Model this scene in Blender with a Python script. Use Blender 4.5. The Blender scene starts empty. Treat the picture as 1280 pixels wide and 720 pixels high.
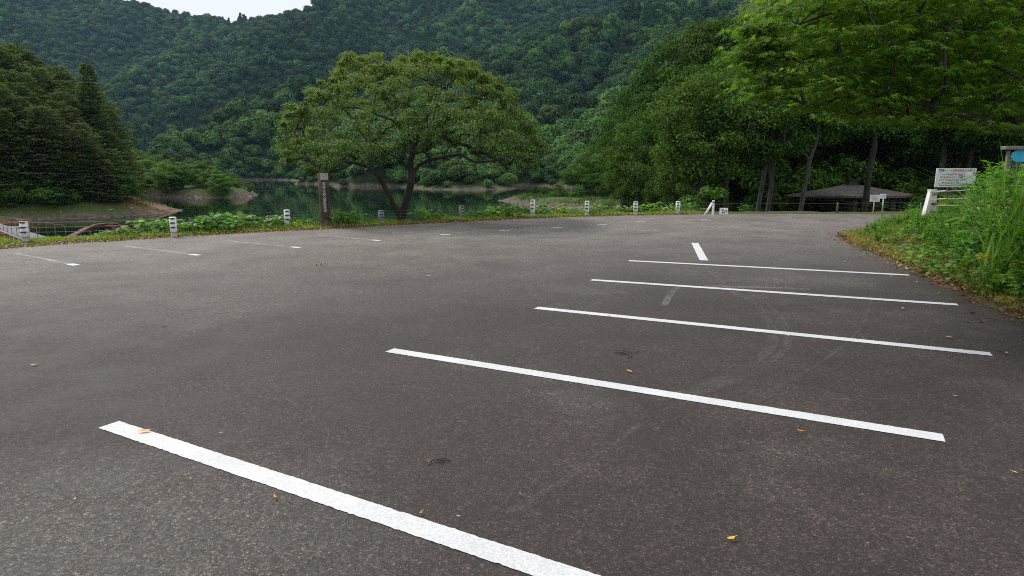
import bpy, bmesh, math, random
import numpy as np
from mathutils import Vector

S = bpy.context.scene
COL = S.collection
RAD = math.radians

# ------------------------------------------------------------------ camera, sky, sun, exposure
CAM_H = 1.65
FPX, CX, CY = 800.0, 640.0, 360.0          # focal length and centre of the 1280x720 photograph
PITCH = math.atan(145 / FPX)
cam = bpy.data.cameras.new('camera')
cam.sensor_width = 36.0
cam.lens = FPX / 1280 * 36
cam.clip_start, cam.clip_end = 0.1, 9000
cam_o = bpy.data.objects.new('camera', cam)
COL.objects.link(cam_o)
cam_o.location = (0, 0, CAM_H)
cam_o.rotation_euler = (math.pi / 2 - PITCH, 0, 0)
S.camera = cam_o

SUN_EL, SUN_AZ = 50.0, -52.0               # azimuth measured from +Y towards +X
W = bpy.data.worlds.new('World')
S.world = W
W.use_nodes = True
wn, wl = W.node_tree.nodes, W.node_tree.links
wn.clear()
sky = wn.new('ShaderNodeTexSky')
sky.sky_type = 'NISHITA'
sky.sun_disc = False
sky.sun_elevation = RAD(SUN_EL)
sky.sun_rotation = RAD(SUN_AZ)
tc = wn.new('ShaderNodeTexCoord')
cn = wn.new('ShaderNodeTexNoise')
cn.inputs['Scale'].default_value = 2.2
cn.inputs['Detail'].default_value = 6
wl.new(tc.outputs['Generated'], cn.inputs['Vector'])
cr = wn.new('ShaderNodeValToRGB')
cr.color_ramp.elements[0].position = 0.32
cr.color_ramp.elements[0].color = (0.86, 0.86, 0.86, 1)
cr.color_ramp.elements[1].position = 0.62
cr.color_ramp.elements[1].color = (0.97, 0.97, 0.97, 1)
wl.new(cn.outputs['Fac'], cr.inputs['Fac'])
mx = wn.new('ShaderNodeMix')
mx.data_type = 'RGBA'
wl.new(cr.outputs['Color'], mx.inputs['Factor'])
wl.new(sky.outputs['Color'], mx.inputs['A'])
dome = wn.new('ShaderNodeSeparateXYZ')                   # an overcast dome is brighter overhead than low down
wl.new(tc.outputs['Generated'], dome.inputs[0])
dr = wn.new('ShaderNodeValToRGB')
dr.color_ramp.elements[0].position = 0.25
dr.color_ramp.elements[0].color = (0.94, 0.95, 0.97, 1)
dr.color_ramp.elements[1].position = 0.95
dr.color_ramp.elements[1].color = (1.0, 1.0, 1.0, 1)
wl.new(dome.outputs['Z'], dr.inputs['Fac'])
dm = wn.new('ShaderNodeMix')
dm.data_type = 'RGBA'
dm.blend_type = 'MULTIPLY'
dm.inputs['Factor'].default_value = 1.0
wl.new(dr.outputs['Color'], dm.inputs['A'])
dm.inputs['B'].default_value = (19.0, 19.2, 19.6, 1)
wl.new(dm.outputs['Result'], mx.inputs['B'])
bg = wn.new('ShaderNodeBackground')
bg.inputs['Strength'].default_value = 0.065
wl.new(mx.outputs['Result'], bg.inputs['Color'])
wo = wn.new('ShaderNodeOutputWorld')
wl.new(bg.outputs[0], wo.inputs['Surface'])

sun = bpy.data.lights.new('sun', 'SUN')
sun.energy = 3.9
sun.angle = RAD(16)
sun.color = (1.0, 0.95, 0.86)
sun_o = bpy.data.objects.new('sun', sun)
COL.objects.link(sun_o)
sun_o.location = (0, 0, 60)
sd_ = Vector((math.sin(RAD(SUN_AZ)) * math.cos(RAD(SUN_EL)), math.cos(RAD(SUN_AZ)) * math.cos(RAD(SUN_EL)), math.sin(RAD(SUN_EL))))
sun_o.rotation_euler = (-sd_).to_track_quat('-Z', 'Y').to_euler()

S.view_settings.view_transform = 'Standard'
S.view_settings.look = 'None'
S.view_settings.exposure = -0.12
S.view_settings.gamma = 1.0
S.view_settings.use_curve_mapping = False
S.render.engine = 'CYCLES'
S.cycles.use_denoising = False
S.cycles.pixel_filter_type = 'BLACKMAN_HARRIS'
S.cycles.filter_width = 1.05
S.cycles.max_bounces = 8
S.cycles.diffuse_bounces = 3
S.cycles.glossy_bounces = 3
S.cycles.transmission_bounces = 4
S.cycles.volume_bounces = 0
S.cycles.transparent_max_bounces = 8
S.cycles.use_adaptive_sampling = True
S.cycles.adaptive_threshold = 0.004

# ------------------------------------------------------------------ layout helpers
def ray(px, py):
    x, y = (px - CX) / FPX, (py - CY) / FPX
    c, s = math.cos(PITCH), math.sin(PITCH)
    return np.array([x, c - y * s, -s - y * c])

def G(px, py, z=0.0):
    d = ray(px, py)
    t = (z - CAM_H) / d[2]
    return np.array([d[0] * t, d[1] * t, z])

def D(px, py, Y):
    d = ray(px, py)
    t = Y / d[1]
    return np.array([d[0] * t, Y, CAM_H + d[2] * t])

RNG = np.random.default_rng(11)

def nrm(v):
    return v / np.maximum(np.linalg.norm(v, axis=-1, keepdims=True), 1e-9)

def _hash(ix, iy, seed):
    h = (ix.astype(np.int64) * 374761393 + iy.astype(np.int64) * 668265263 + seed * 974711) & 0x7fffffff
    h = ((h ^ (h >> 13)) * 1274126177) & 0x7fffffff
    return ((h ^ (h >> 16)) & 0xffff) / 65535.0

def vnoise(x, y, seed=0):
    ix, iy = np.floor(x), np.floor(y)
    fx, fy = x - ix, y - iy
    fx, fy = fx * fx * (3 - 2 * fx), fy * fy * (3 - 2 * fy)
    ix, iy = ix.astype(np.int64), iy.astype(np.int64)
    a, b = _hash(ix, iy, seed), _hash(ix + 1, iy, seed)
    c, d = _hash(ix, iy + 1, seed), _hash(ix + 1, iy + 1, seed)
    return (a + (b - a) * fx) * (1 - fy) + (c + (d - c) * fx) * fy - 0.5

def fbm(x, y, sc, octv=4, seed=0):
    r, a = 0, 1.0
    for o in range(octv):
        r = r + a * vnoise(x / sc, y / sc, seed + o * 17)
        sc *= 0.5
        a *= 0.5
    return r

def seg_dist(px, py, poly, closed=True):
    """distance to a polyline, with the nearest segment's index and parameter"""
    n = len(poly)
    best = np.full(px.shape, 1e18)
    bi = np.zeros(px.shape, int)
    bt = np.zeros(px.shape)
    for i in range(n if closed else n - 1):
        a, b = poly[i], poly[(i + 1) % n]
        dx, dy = b[0] - a[0], b[1] - a[1]
        t = np.clip(((px - a[0]) * dx + (py - a[1]) * dy) / (dx * dx + dy * dy + 1e-12), 0, 1)
        d = (px - a[0] - t * dx) ** 2 + (py - a[1] - t * dy) ** 2
        m = d < best
        best = np.where(m, d, best)
        bi = np.where(m, i, bi)
        bt = np.where(m, t, bt)
    return np.sqrt(best), bi, bt

def inside(px, py, poly):
    r = np.zeros(px.shape, bool)
    n = len(poly)
    for i in range(n):
        x1, y1 = poly[i][0], poly[i][1]
        x2, y2 = poly[(i + 1) % n][0], poly[(i + 1) % n][1]
        c = ((y1 > py) != (y2 > py)) & (px < (x2 - x1) * (py - y1) / ((y2 - y1) + 1e-12) + x1)
        r ^= c
    return r

def sdist(px, py, poly):
    d, _, _ = seg_dist(px, py, poly)
    return np.where(inside(px, py, poly), -d, d)

# ------------------------------------------------------------------ mesh helpers
def np_mesh(name, V, F, mat=None, smooth=False, mats=None, midx=None):
    V = np.asarray(V, np.float32)
    F = np.asarray(F, np.int32)
    me = bpy.data.meshes.new(name)
    n, k = F.shape
    me.vertices.add(len(V))
    me.vertices.foreach_set('co', V.ravel())
    me.loops.add(n * k)
    me.loops.foreach_set('vertex_index', F.ravel())
    me.polygons.add(n)
    me.polygons.foreach_set('loop_start', np.arange(0, n * k, k, dtype=np.int32))
    me.polygons.foreach_set('loop_total', np.full(n, k, np.int32))
    if smooth:
        me.polygons.foreach_set('use_smooth', np.ones(n, bool))
    if mat:
        me.materials.append(mat)
    if mats:
        for m in mats:
            me.materials.append(m)
        me.polygons.foreach_set('material_index', np.asarray(midx, np.int32))
    me.update(calc_edges=True)
    me.validate()
    return me

def link(name, me, parent=None, loc=(0, 0, 0), rot=(0, 0, 0)):
    o = bpy.data.objects.new(name, me)
    COL.objects.link(o)
    o.location = loc
    o.rotation_euler = rot
    if parent is not None:
        o.parent = parent
    return o

def tag(o, label=None, cat=None, group=None, kind=None):
    if label: o['label'] = label
    if cat: o['category'] = cat
    if group: o['group'] = group
    if kind: o['kind'] = kind
    return o

def thing(name, label, cat, loc=(0, 0, 0), rz=0.0, group=None):
    o = link(name, None, None, tuple(float(v) for v in loc), (0, 0, rz))
    o.empty_display_size = 0.2
    return tag(o, label, cat, group)

def dup(root, loc, rz=0.0, sc=1.0, label=None, group=None):
    r = root.copy()
    COL.objects.link(r)
    r.location = tuple(float(v) for v in loc)
    r.rotation_euler = (0, 0, rz)
    r.scale = (sc, sc, sc) if not hasattr(sc, '__len__') else sc
    if label: r['label'] = label
    if group: r['group'] = group
    for ch in list(root.children):
        c = ch.copy()
        COL.objects.link(c)
        c.parent = r
        for g in list(ch.children):
            d = g.copy()
            COL.objects.link(d)
            d.parent = c
    return r

class MB:
    """collects boxes, tubes, lathes and polygons into one mesh"""
    def __init__(self):
        self.v, self.f, self.s = [], [], []
    def add(self, V, F, smooth=False):
        o = len(self.v)
        self.v += [tuple(float(c) for c in p) for p in V]
        self.f += [tuple(int(i) + o for i in f) for f in F]
        self.s += [smooth] * len(F)
        return self
    def box(self, c, size, rz=0.0, rx=0.0, ry=0.0, bev=0.0):
        bm = bmesh.new()
        bmesh.ops.create_cube(bm, size=1.0)
        for v in bm.verts:
            v.co = Vector((v.co.x * size[0], v.co.y * size[1], v.co.z * size[2]))
        if bev > 0:
            bmesh.ops.bevel(bm, geom=list(bm.edges), offset=bev, segments=2, affect='EDGES', profile=0.5)
        from mathutils import Euler
        R = Euler((rx, ry, rz)).to_matrix()
        bm.verts.index_update()
        V = [R @ v.co + Vector([float(q) for q in c]) for v in bm.verts]
        F = [[v.index for v in f.verts] for f in bm.faces]
        bm.free()
        return self.add(V, F)
    def tube(self, P, R, n=8, caps=True):
        V, F = tube_vf(np.asarray(P, float), R, n)
        o = len(self.v)
        self.add(V, F, True)
        if caps:
            m = len(P)
            self.f.append(tuple(o + i for i in range(n))[::-1]); self.s.append(False)
            self.f.append(tuple(o + (m - 1) * n + i for i in range(n))); self.s.append(False)
        return self
    def lathe(self, prof, c=(0, 0, 0), n=24):
        V, F = [], []
        for r, z in prof:
            for i in range(n):
                a = 2 * math.pi * i / n
                V.append((c[0] + r * math.cos(a), c[1] + r * math.sin(a), c[2] + z))
        for j in range(len(prof) - 1):
            for i in range(n):
                F.append((j * n + i, j * n + (i + 1) % n, (j + 1) * n + (i + 1) % n, (j + 1) * n + i))
        return self.add(V, F, True)
    def mesh(self, name, mat):
        me = bpy.data.meshes.new(name)
        me.from_pydata(self.v, [], self.f)
        me.polygons.foreach_set('use_smooth', np.array(self.s, bool))
        me.materials.append(mat)
        me.update()
        return me
    def build(self, name, mat, parent=None, loc=(0, 0, 0), rot=(0, 0, 0)):
        return link(name, self.mesh(name, mat), parent, loc, rot)

def tube_vf(P, R, n):
    m = len(P)
    R = np.broadcast_to(np.asarray(R, float), (m,))
    T = np.gradient(P, axis=0) if m > 1 else np.array([[0, 0, 1.0]])
    T = nrm(T)
    ref = np.array([0.31, 0.95, 0.05])
    ref2 = np.array([1.0, 0.1, 0.2])
    A = np.cross(T, ref)
    bad = np.linalg.norm(A, axis=1) < 0.25
    A[bad] = np.cross(T[bad], ref2)
    A = nrm(A)
    for i in range(1, m):                        # keep the frame from flipping
        a = A[i - 1] - T[i] * np.dot(A[i - 1], T[i])
        l = np.linalg.norm(a)
        if l > 1e-4:
            A[i] = a / l
    B = np.cross(T, A)
    an = np.arange(n) * 2 * math.pi / n
    V = (P[:, None] + R[:, None, None] * (np.cos(an)[None, :, None] * A[:, None] + np.sin(an)[None, :, None] * B[:, None])).reshape(-1, 3)
    i = np.arange(n)
    F = []
    for j in range(m - 1):
        F.append(np.stack([j * n + i, j * n + (i + 1) % n, (j + 1) * n + (i + 1) % n, (j + 1) * n + i], 1))
    return V, np.concatenate(F)

# ------------------------------------------------------------------ material helpers
def new_mat(name):
    m = bpy.data.materials.new(name)
    m.use_nodes = True
    nt = m.node_tree
    nt.nodes.clear()
    out = nt.nodes.new('ShaderNodeOutputMaterial')
    return m, nt, nt.nodes, nt.links, out

def noise_node(nt, vec, scale, detail=4, rough=0.55):
    n = nt.nodes.new('ShaderNodeTexNoise')
    n.inputs['Scale'].default_value = scale
    n.inputs['Detail'].default_value = detail
    n.inputs['Roughness'].default_value = rough
    if vec is not None:
        nt.links.new(vec, n.inputs['Vector'])
    return n.outputs['Fac']

def ramp(nt, fac, stops):
    r = nt.nodes.new('ShaderNodeValToRGB')
    els = r.color_ramp.elements
    while len(els) < len(stops):
        els.new(0.5)
    for e, (p, c) in zip(els, stops):
        e.position = p
        e.color = (*c, 1) if len(c) == 3 else c
    nt.links.new(fac, r.inputs['Fac'])
    return r.outputs['Color']

def mixc(nt, fac, a, b, mode='MIX'):
    m = nt.nodes.new('ShaderNodeMix')
    m.data_type = 'RGBA'
    m.blend_type = mode
    for k, v in (('Factor', fac), ('A', a), ('B', b)):
        if isinstance(v, (float, int)):
            m.inputs[k].default_value = v
        elif isinstance(v, tuple):
            m.inputs[k].default_value = (*v, 1)
        else:
            nt.links.new(v, m.inputs[k])
    return m.outputs['Result']

def maprange(nt, v, a, b, c=0.0, d=1.0):
    m = nt.nodes.new('ShaderNodeMapRange')
    m.inputs['From Min'].default_value = a
    m.inputs['From Max'].default_value = b
    m.inputs['To Min'].default_value = c
    m.inputs['To Max'].default_value = d
    nt.links.new(v, m.inputs['Value'])
    return m.outputs['Result']

def mathn(nt, op, a, b=0.0):
    m = nt.nodes.new('ShaderNodeMath')
    m.operation = op
    for i, v in enumerate((a, b)):
        if isinstance(v, (float, int)):
            m.inputs[i].default_value = v
        else:
            nt.links.new(v, m.inputs[i])
    return m.outputs[0]

def pos_node(nt):
    return nt.nodes.new('ShaderNodeNewGeometry').outputs['Position']

def mat_simple(name, c1, c2, scale=6, rough=0.6, metal=0.0, bump=0.0, detail=5, lo=0.35, hi=0.65, obj=True):
    m, nt, N, L, out = new_mat(name)
    vec = nt.nodes.new('ShaderNodeTexCoord').outputs['Object'] if obj else pos_node(nt)
    f = noise_node(nt, vec, scale, detail)
    col = ramp(nt, f, [(lo, c1), (hi, c2)])
    b = N.new('ShaderNodeBsdfPrincipled')
    L.new(col, b.inputs['Base Color'])
    b.inputs['Roughness'].default_value = rough
    b.inputs['Metallic'].default_value = metal
    if bump:
        bn = N.new('ShaderNodeBump')
        bn.inputs['Strength'].default_value = bump
        bn.inputs['Distance'].default_value = 0.01
        L.new(f, bn.inputs['Height'])
        L.new(bn.outputs[0], b.inputs['Normal'])
    L.new(b.outputs[0], out.inputs['Surface'])
    return m

def mat_leaf(name, dark, mid, light, trans=0.3, rough=0.55, spread=0.18, spec=0.3):
    """leaves: colour differs leaf by leaf and tree by tree; light passes through"""
    m, nt, N, L, out = new_mat(name)
    geo = N.new('ShaderNodeNewGeometry')
    oi = N.new('ShaderNodeObjectInfo')
    col = ramp(nt, geo.outputs['Random Per Island'], [(0.0, dark), (0.55, mid), (1.0, light)])
    hs = N.new('ShaderNodeHueSaturation')
    L.new(col, hs.inputs['Color'])
    L.new(maprange(nt, oi.outputs['Random'], 0, 1, 0.5 - 0.022, 0.5 + 0.018), hs.inputs['Hue'])
    L.new(maprange(nt, mathn(nt, 'FRACT', mathn(nt, 'MULTIPLY', oi.outputs['Random'], 7.31)), 0, 1, 1 - spread, 1 + spread), hs.inputs['Value'])
    b = N.new('ShaderNodeBsdfPrincipled')
    L.new(hs.outputs[0], b.inputs['Base Color'])
    b.inputs['Roughness'].default_value = rough
    b.inputs['Specular IOR Level'].default_value = spec
    t = N.new('ShaderNodeBsdfTranslucent')
    tcol = mixc(nt, 1.0, hs.outputs[0], (1.15, 1.25, 0.6), 'MULTIPLY')
    L.new(tcol, t.inputs['Color'])
    mx_ = N.new('ShaderNodeMixShader')
    mx_.inputs[0].default_value = trans
    L.new(b.outputs[0], mx_.inputs[1])
    L.new(t.outputs[0], mx_.inputs[2])
    L.new(mx_.outputs[0], out.inputs['Surface'])
    return m

def mat_bark(name, c1, c2, c3, scale=7):
    m, nt, N, L, out = new_mat(name)
    vec = N.new('ShaderNodeTexCoord').outputs['Object']
    mp = N.new('ShaderNodeMapping')
    mp.inputs['Scale'].default_value = (1, 1, 0.35)
    L.new(vec, mp.inputs['Vector'])
    f = noise_node(nt, mp.outputs[0], scale, 7, 0.65)
    g = noise_node(nt, vec, 1.7, 4)
    col = mixc(nt, maprange(nt, g, 0.45, 0.65), ramp(nt, f, [(0.35, c1), (0.65, c2)]), c3)
    b = N.new('ShaderNodeBsdfPrincipled')
    L.new(col, b.inputs['Base Color'])
    b.inputs['Roughness'].default_value = 0.9
    bn = N.new('ShaderNodeBump')
    bn.inputs['Strength'].default_value = 0.8
    bn.inputs['Distance'].default_value = 0.03
    L.new(f, bn.inputs['Height'])
    L.new(bn.outputs[0], b.inputs['Normal'])
    L.new(b.outputs[0], out.inputs['Surface'])
    return m

# ------------------------------------------------------------------ terrain
WATER_Z = -3.5
edge_px = [(-420, 338), (-150, 321), (0, 311.5), (50, 307), (100, 303.5), (200, 297.5), (300, 291.5), (400, 286.5), (500, 281), (600, 276),
           (700, 271.5), (800, 268.8), (880, 267.6), (1000, 267.4)]
LAKE_EDGE = [tuple(G(x, y)[:2]) for x, y in edge_px]
LAKE_EDGE += [(16.0, 25.3), (24.0, 25.6), (40.0, 26.5)]
MOUND_EDGE = [(40.0, 23.6), (24.0, 22.6), (15.0, 21.2), (11.2, 19.4), (9.3, 18.0)]
MOUND_EDGE += [tuple(G(x, y)[:2]) for x, y in [(1044, 294), (1062, 306), (1100, 321), (1150, 345), (1200, 367), (1240, 385), (1290, 407), (1370, 450)]]
MOUND_EDGE += [(4.75, 3.5), (4.5, 0.5), (4.4, -6.0)]
LOT = LAKE_EDGE + MOUND_EDGE + [(-20.0, -6.0)]

def w_at(px, py):
    return tuple(G(px, py, WATER_Z)[:2])

LAND_R = [(6, 26), (10.5, 33), (14, 45), (19, 62), (23, 78), w_at(800, 264), w_at(740, 262), w_at(680, 258), w_at(640, 254), w_at(622, 251),
          w_at(650, 247.5), w_at(720, 246), (30, 150), (60, 240), (400, 300), (400, 26)]
LAND_L = [(-160, 60), (-95, 66), w_at(0, 275.5), w_at(50, 275), w_at(110, 273.5), w_at(160, 270), w_at(205, 266), w_at(229, 263),
          w_at(205, 258), w_at(165, 254), (-85, 112), (-140, 125), (-300, 140), (-300, 60)]
LAND_M = [w_at(176, 246.5), w_at(230, 247.2), w_at(290, 247.2), w_at(316, 245.5), w_at(322, 243), w_at(300, 238), w_at(240, 236.5), w_at(150, 237), w_at(120, 241), w_at(140, 245)]

RIDGES = []
def ridge(pts, k, kb=None):
    RIDGES.append((np.array([D(*p) for p in pts]), k))
ridge([(-900, -260, 1500), (-500, -150, 1500), (-100, -95, 1500), (60, -32, 1480), (110, -8, 1460), (160, 9, 1450), (230, 22, 1430), (310, 34, 1400), (420, 36, 1500), (520, 10, 1600)], 0.62)
ridge([(-260, -110, 1350), (-60, -50, 1300), (40, 30, 1150), (95, 100, 980)], 0.62)
ridge([(160, 22, 1450), (190, 70, 1250), (150, 130, 1050)], 0.66)
ridge([(312, 34, 1250), (345, 25, 1180), (380, 13, 1120), (450, -12, 1250), (560, -30, 1320), (700, -35, 1320), (900, -35, 1250), (1100, -30, 1100)], 0.76)
ridge([(312, 40, 1250), (206, 76, 1050), (150, 108, 900), (138, 150, 800)], 0.68)
ridge([(450, -12, 1250), (425, 26, 1050), (330, 70, 880), (260, 112, 800), (226, 128, 760), (190, 168, 720)], 0.72)
ridge([(640, -33, 1320), (590, 14, 1120), (520, 60, 960)], 0.78)
ridge([(900, -35, 1250), (830, 0, 1080), (740, 32, 940), (665, 60, 840)], 0.78)
ridge([(1500, -60, 560), (1200, -50, 620), (1000, -10, 660), (960, 10, 660), (850, 15, 650), (780, 23, 630), (700, 46, 600), (610, 79, 570), (500, 96, 560),
       (390, 112, 540), (328, 134, 500), (269, 169, 450), (219, 190, 420)], 0.62)
ridge([(700, 46, 600), (660, 105, 480), (630, 160, 380), (625, 205, 280)], 0.6)
ridge([(850, 15, 650), (815, 70, 510), (790, 130, 390), (770, 190, 260)], 0.6)
ridge([(500, 96, 560), (505, 140, 400), (540, 185, 280), (585, 221, 205)], 0.55)
ridge([(1700, 0, 150), (1350, 40, 190), (1120, 95, 190), (1010, 160, 180)], 0.5)
ridge([(-300, 100, 230), (-100, 150, 220), (40, 200, 200)], 0.5)

def terrain(x, y):
    x = np.asarray(x, float); y = np.asarray(y, float)
    h = np.full(x.shape, -6.5)
    for poly, k1, cap, k2 in ((LAND_R, 0.30, 1.1, 0.02), (LAND_L, 0.28, 1.7, 0.09), (LAND_M, 0.9, 1.6, 0.05)):
        sd = -sdist(x, y, poly) + fbm(x, y, 6, 3, 5) * 1.6
        z = np.where(sd > 0, WATER_Z + np.minimum(sd * k1, cap) + sd * k2, WATER_Z + np.maximum(sd * 0.5, -3.0))
        if poly is LAND_R:
            z = np.minimum(z, -2.1 + 0.0 * z)
        h = np.maximum(h, z + fbm(x, y, 5, 3, 9) * 0.25)
    r = np.hypot(x, y)
    for P, k in RIDGES:
        d, i, t = seg_dist(x, y, P, closed=False)
        j = np.minimum(i + 1, len(P) - 1)
        cz = P[i, 2] * (1 - t) + P[j, 2] * t
        amp = np.clip(r / 20, 3, 52)
        g = fbm(x + 31, y - 17, 210, 4, 3) * amp * np.clip(d / 60, 0.12, 1)
        sl_ = np.concatenate([[0], np.cumsum(np.linalg.norm(np.diff(P[:, :2], axis=0), axis=1))])
        s_ = sl_[i] * (1 - t) + sl_[j] * t                   # spurs and gullies run down the slope from the crest
        w_ = np.clip(r / 9, 25, 120)
        g = g * 0.6 + vnoise(s_ / w_ + 0.15 * g / w_, d / 260, 71) * np.clip(w_ * 0.75, 15, 75) * np.clip(d / (w_ * 1.2), 0, 1)
        h = np.maximum(h, cz - k * np.sqrt(d * d + 64) + k * 8 + g)
    # the lot, its grassy verge, the bank down to the lake and the weedy mound
    sl = sdist(x, y, LOT)
    near = r < 75
    mound = (x > 3.6) & (y < 24.3)
    verge = np.where(sl < 1.3, np.clip(sl * 0.25, -0.07, 0.04), 0.04 - 0.6 * (sl - 1.3))
    verge = verge + np.where(sl > 0.2, fbm(x, y, 1.3, 3, 2) * 0.06, 0)
    mz = np.where(sl < 0, np.clip(sl * 0.3, -0.07, 0), 0.10 * np.minimum(sl, 1.0) + 0.30 * np.clip(sl - 0.6, 0, 2.4) + 0.06 * np.clip(sl - 3, 0, 6)) + np.where(sl > 0.2, fbm(x, y, 1.1, 3, 4) * 0.12, 0)
    nearz = np.where(mound, mz, verge)
    h = np.where(sl < 0, np.where(near, np.clip(sl * 0.25, -0.07, 0), h), np.where(near, np.maximum(h, nearz), h))
    return h

def TZ(x, y):
    return float(terrain(np.array([x]), np.array([y]))[0])

m, nt, N, L, out = new_mat('ground')
P_ = pos_node(nt)
sep = N.new('ShaderNodeSeparateXYZ')
L.new(P_, sep.inputs[0])
n1 = noise_node(nt, P_, 0.35, 6)
n2 = noise_node(nt, P_, 4.0, 6, 0.7)
rock = ramp(nt, noise_node(nt, P_, 1.4, 8, 0.75), [(0.3, (0.03, 0.022, 0.017)), (0.5, (0.095, 0.075, 0.06)), (0.7, (0.22, 0.195, 0.165))])
clay = ramp(nt, n2, [(0.35, (0.20, 0.095, 0.045)), (0.65, (0.27, 0.15, 0.075))])
grassc = ramp(nt, n2, [(0.3, (0.03, 0.05, 0.013)), (0.7, (0.085, 0.11, 0.03))])
soil = ramp(nt, n2, [(0.3, (0.05, 0.033, 0.02)), (0.7, (0.12, 0.08, 0.045))])
forestf = ramp(nt, n1, [(0.3, (0.012, 0.02, 0.007)), (0.7, (0.03, 0.045, 0.014))])
zz = mathn(nt, 'ADD', sep.outputs['Z'], mathn(nt, 'MULTIPLY', mathn(nt, 'SUBTRACT', n1, 0.5), 2.2))
nz_ = N.new('ShaderNodeSeparateXYZ'); L.new(N.new('ShaderNodeNewGeometry').outputs['Normal'], nz_.inputs[0])
flatm = maprange(nt, mathn(nt, 'ADD', nz_.outputs['Z'], mathn(nt, 'MULTIPLY', n2, 0.06)), 0.86, 0.93)
c = mixc(nt, mathn(nt, 'MULTIPLY', flatm, maprange(nt, zz, -3.35, -2.75)), rock, grassc)
dist = N.new('ShaderNodeVectorMath'); dist.operation = 'LENGTH'
L.new(P_, dist.inputs[0])
c = mixc(nt, maprange(nt, zz, 1.5, 4.5), c, forestf)
c = mixc(nt, mathn(nt, 'MULTIPLY', maprange(nt, dist.outputs['Value'], 165, 190), maprange(nt, zz, -2.9, -2.2)), c, forestf)
bank = N.new('ShaderNodeVectorMath'); bank.operation = 'DISTANCE'
L.new(P_, bank.inputs[0]); bank.inputs[1].default_value = (w_at(205, 264)[0] - 1, w_at(205, 264)[1] + 1, -3)
c = mixc(nt, mathn(nt, 'MULTIPLY', maprange(nt, bank.outputs['Value'], 10, 3), maprange(nt, n1, 0.40, 0.55)), c, clay)
nearm = mathn(nt, 'MULTIPLY', maprange(nt, dist.outputs['Value'], 48, 40), maprange(nt, sep.outputs['Z'], -0.8, -0.2))
c = mixc(nt, nearm, c, mixc(nt, maprange(nt, n1, 0.4, 0.6), soil, grassc))
b = N.new('ShaderNodeBsdfPrincipled')
L.new(c, b.inputs['Base Color'])
b.inputs['Roughness'].default_value = 0.95
b.inputs['Specular IOR Level'].default_value = 0.15
bn = N.new('ShaderNodeBump'); bn.inputs['Strength'].default_value = 0.9; bn.inputs['Distance'].default_value = 0.12
L.new(noise_node(nt, P_, 2.2, 8, 0.7), bn.inputs['Height'])
L.new(bn.outputs[0], b.inputs['Normal'])
L.new(b.outputs[0], out.inputs['Surface'])
M_GROUND = m

na, nr = 520, 520
ang = np.linspace(RAD(-62), RAD(62), na)
rad = np.concatenate([[0.5], np.geomspace(2.5, 2600, nr - 1)])
A_, R_ = np.meshgrid(ang, rad)
gx, gy = R_ * np.sin(A_), R_ * np.cos(A_)
gz = terrain(gx.ravel(), gy.ravel())
i0 = (np.arange(nr - 1)[:, None] * na + np.arange(na - 1)[None, :]).ravel()
F = np.stack([i0, i0 + 1, i0 + na + 1, i0 + na], 1)
me = np_mesh('ground', np.stack([gx.ravel(), gy.ravel(), gz], 1), F, M_GROUND, smooth=True)
tag(link('ground', me), kind='structure')

# ------------------------------------------------------------------ lake
m, nt, N, L, out = new_mat('lake_water')
P_ = pos_node(nt)
mp = N.new('ShaderNodeMapping'); mp.inputs['Scale'].default_value = (1.0, 0.35, 1)
L.new(P_, mp.inputs['Vector'])
b = N.new('ShaderNodeBsdfPrincipled')
b.inputs['Base Color'].default_value = (0.006, 0.016, 0.009, 1)
b.inputs['IOR'].default_value = 1.33
stv = N.new('ShaderNodeMapping'); stv.inputs['Scale'].default_value = (0.012, 0.055, 1)
L.new(P_, stv.inputs['Vector'])
streak = noise_node(nt, stv.outputs[0], 1.0, 3)
L.new(maprange(nt, streak, 0.56, 0.66, 0.035, 0.11), b.inputs['Roughness'])
bn = N.new('ShaderNodeBump')
L.new(maprange(nt, streak, 0.5, 0.66, 0.05, 0.12), bn.inputs['Strength']); bn.inputs['Distance'].default_value = 0.12
L.new(noise_node(nt, mp.outputs[0], 1.1, 3), bn.inputs['Height'])
L.new(bn.outputs[0], b.inputs['Normal'])
L.new(b.outputs[0], out.inputs['Surface'])
V = [(-700, 14, WATER_Z), (500, 14, WATER_Z), (500, 900, WATER_Z), (-700, 900, WATER_Z)]
tag(link('lake_water', np_mesh('lake_water', V, [[0, 1, 2, 3]], m)), kind='structure')

# ------------------------------------------------------------------ haze
m, nt, N, L, out = new_mat('haze')
pv = N.new('ShaderNodeVolumePrincipled')
pv.inputs['Color'].default_value = (0.36, 0.62, 0.90, 1)
pv.inputs['Density'].default_value = 0.00007
pv.inputs['Anisotropy'].default_value = 0.0
L.new(pv.outputs[0], out.inputs['Volume'])
hz = MB().box((0, 1250, 320), (6400, 2760, 700)).build('haze', m)
tag(hz, kind='stuff')

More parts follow.
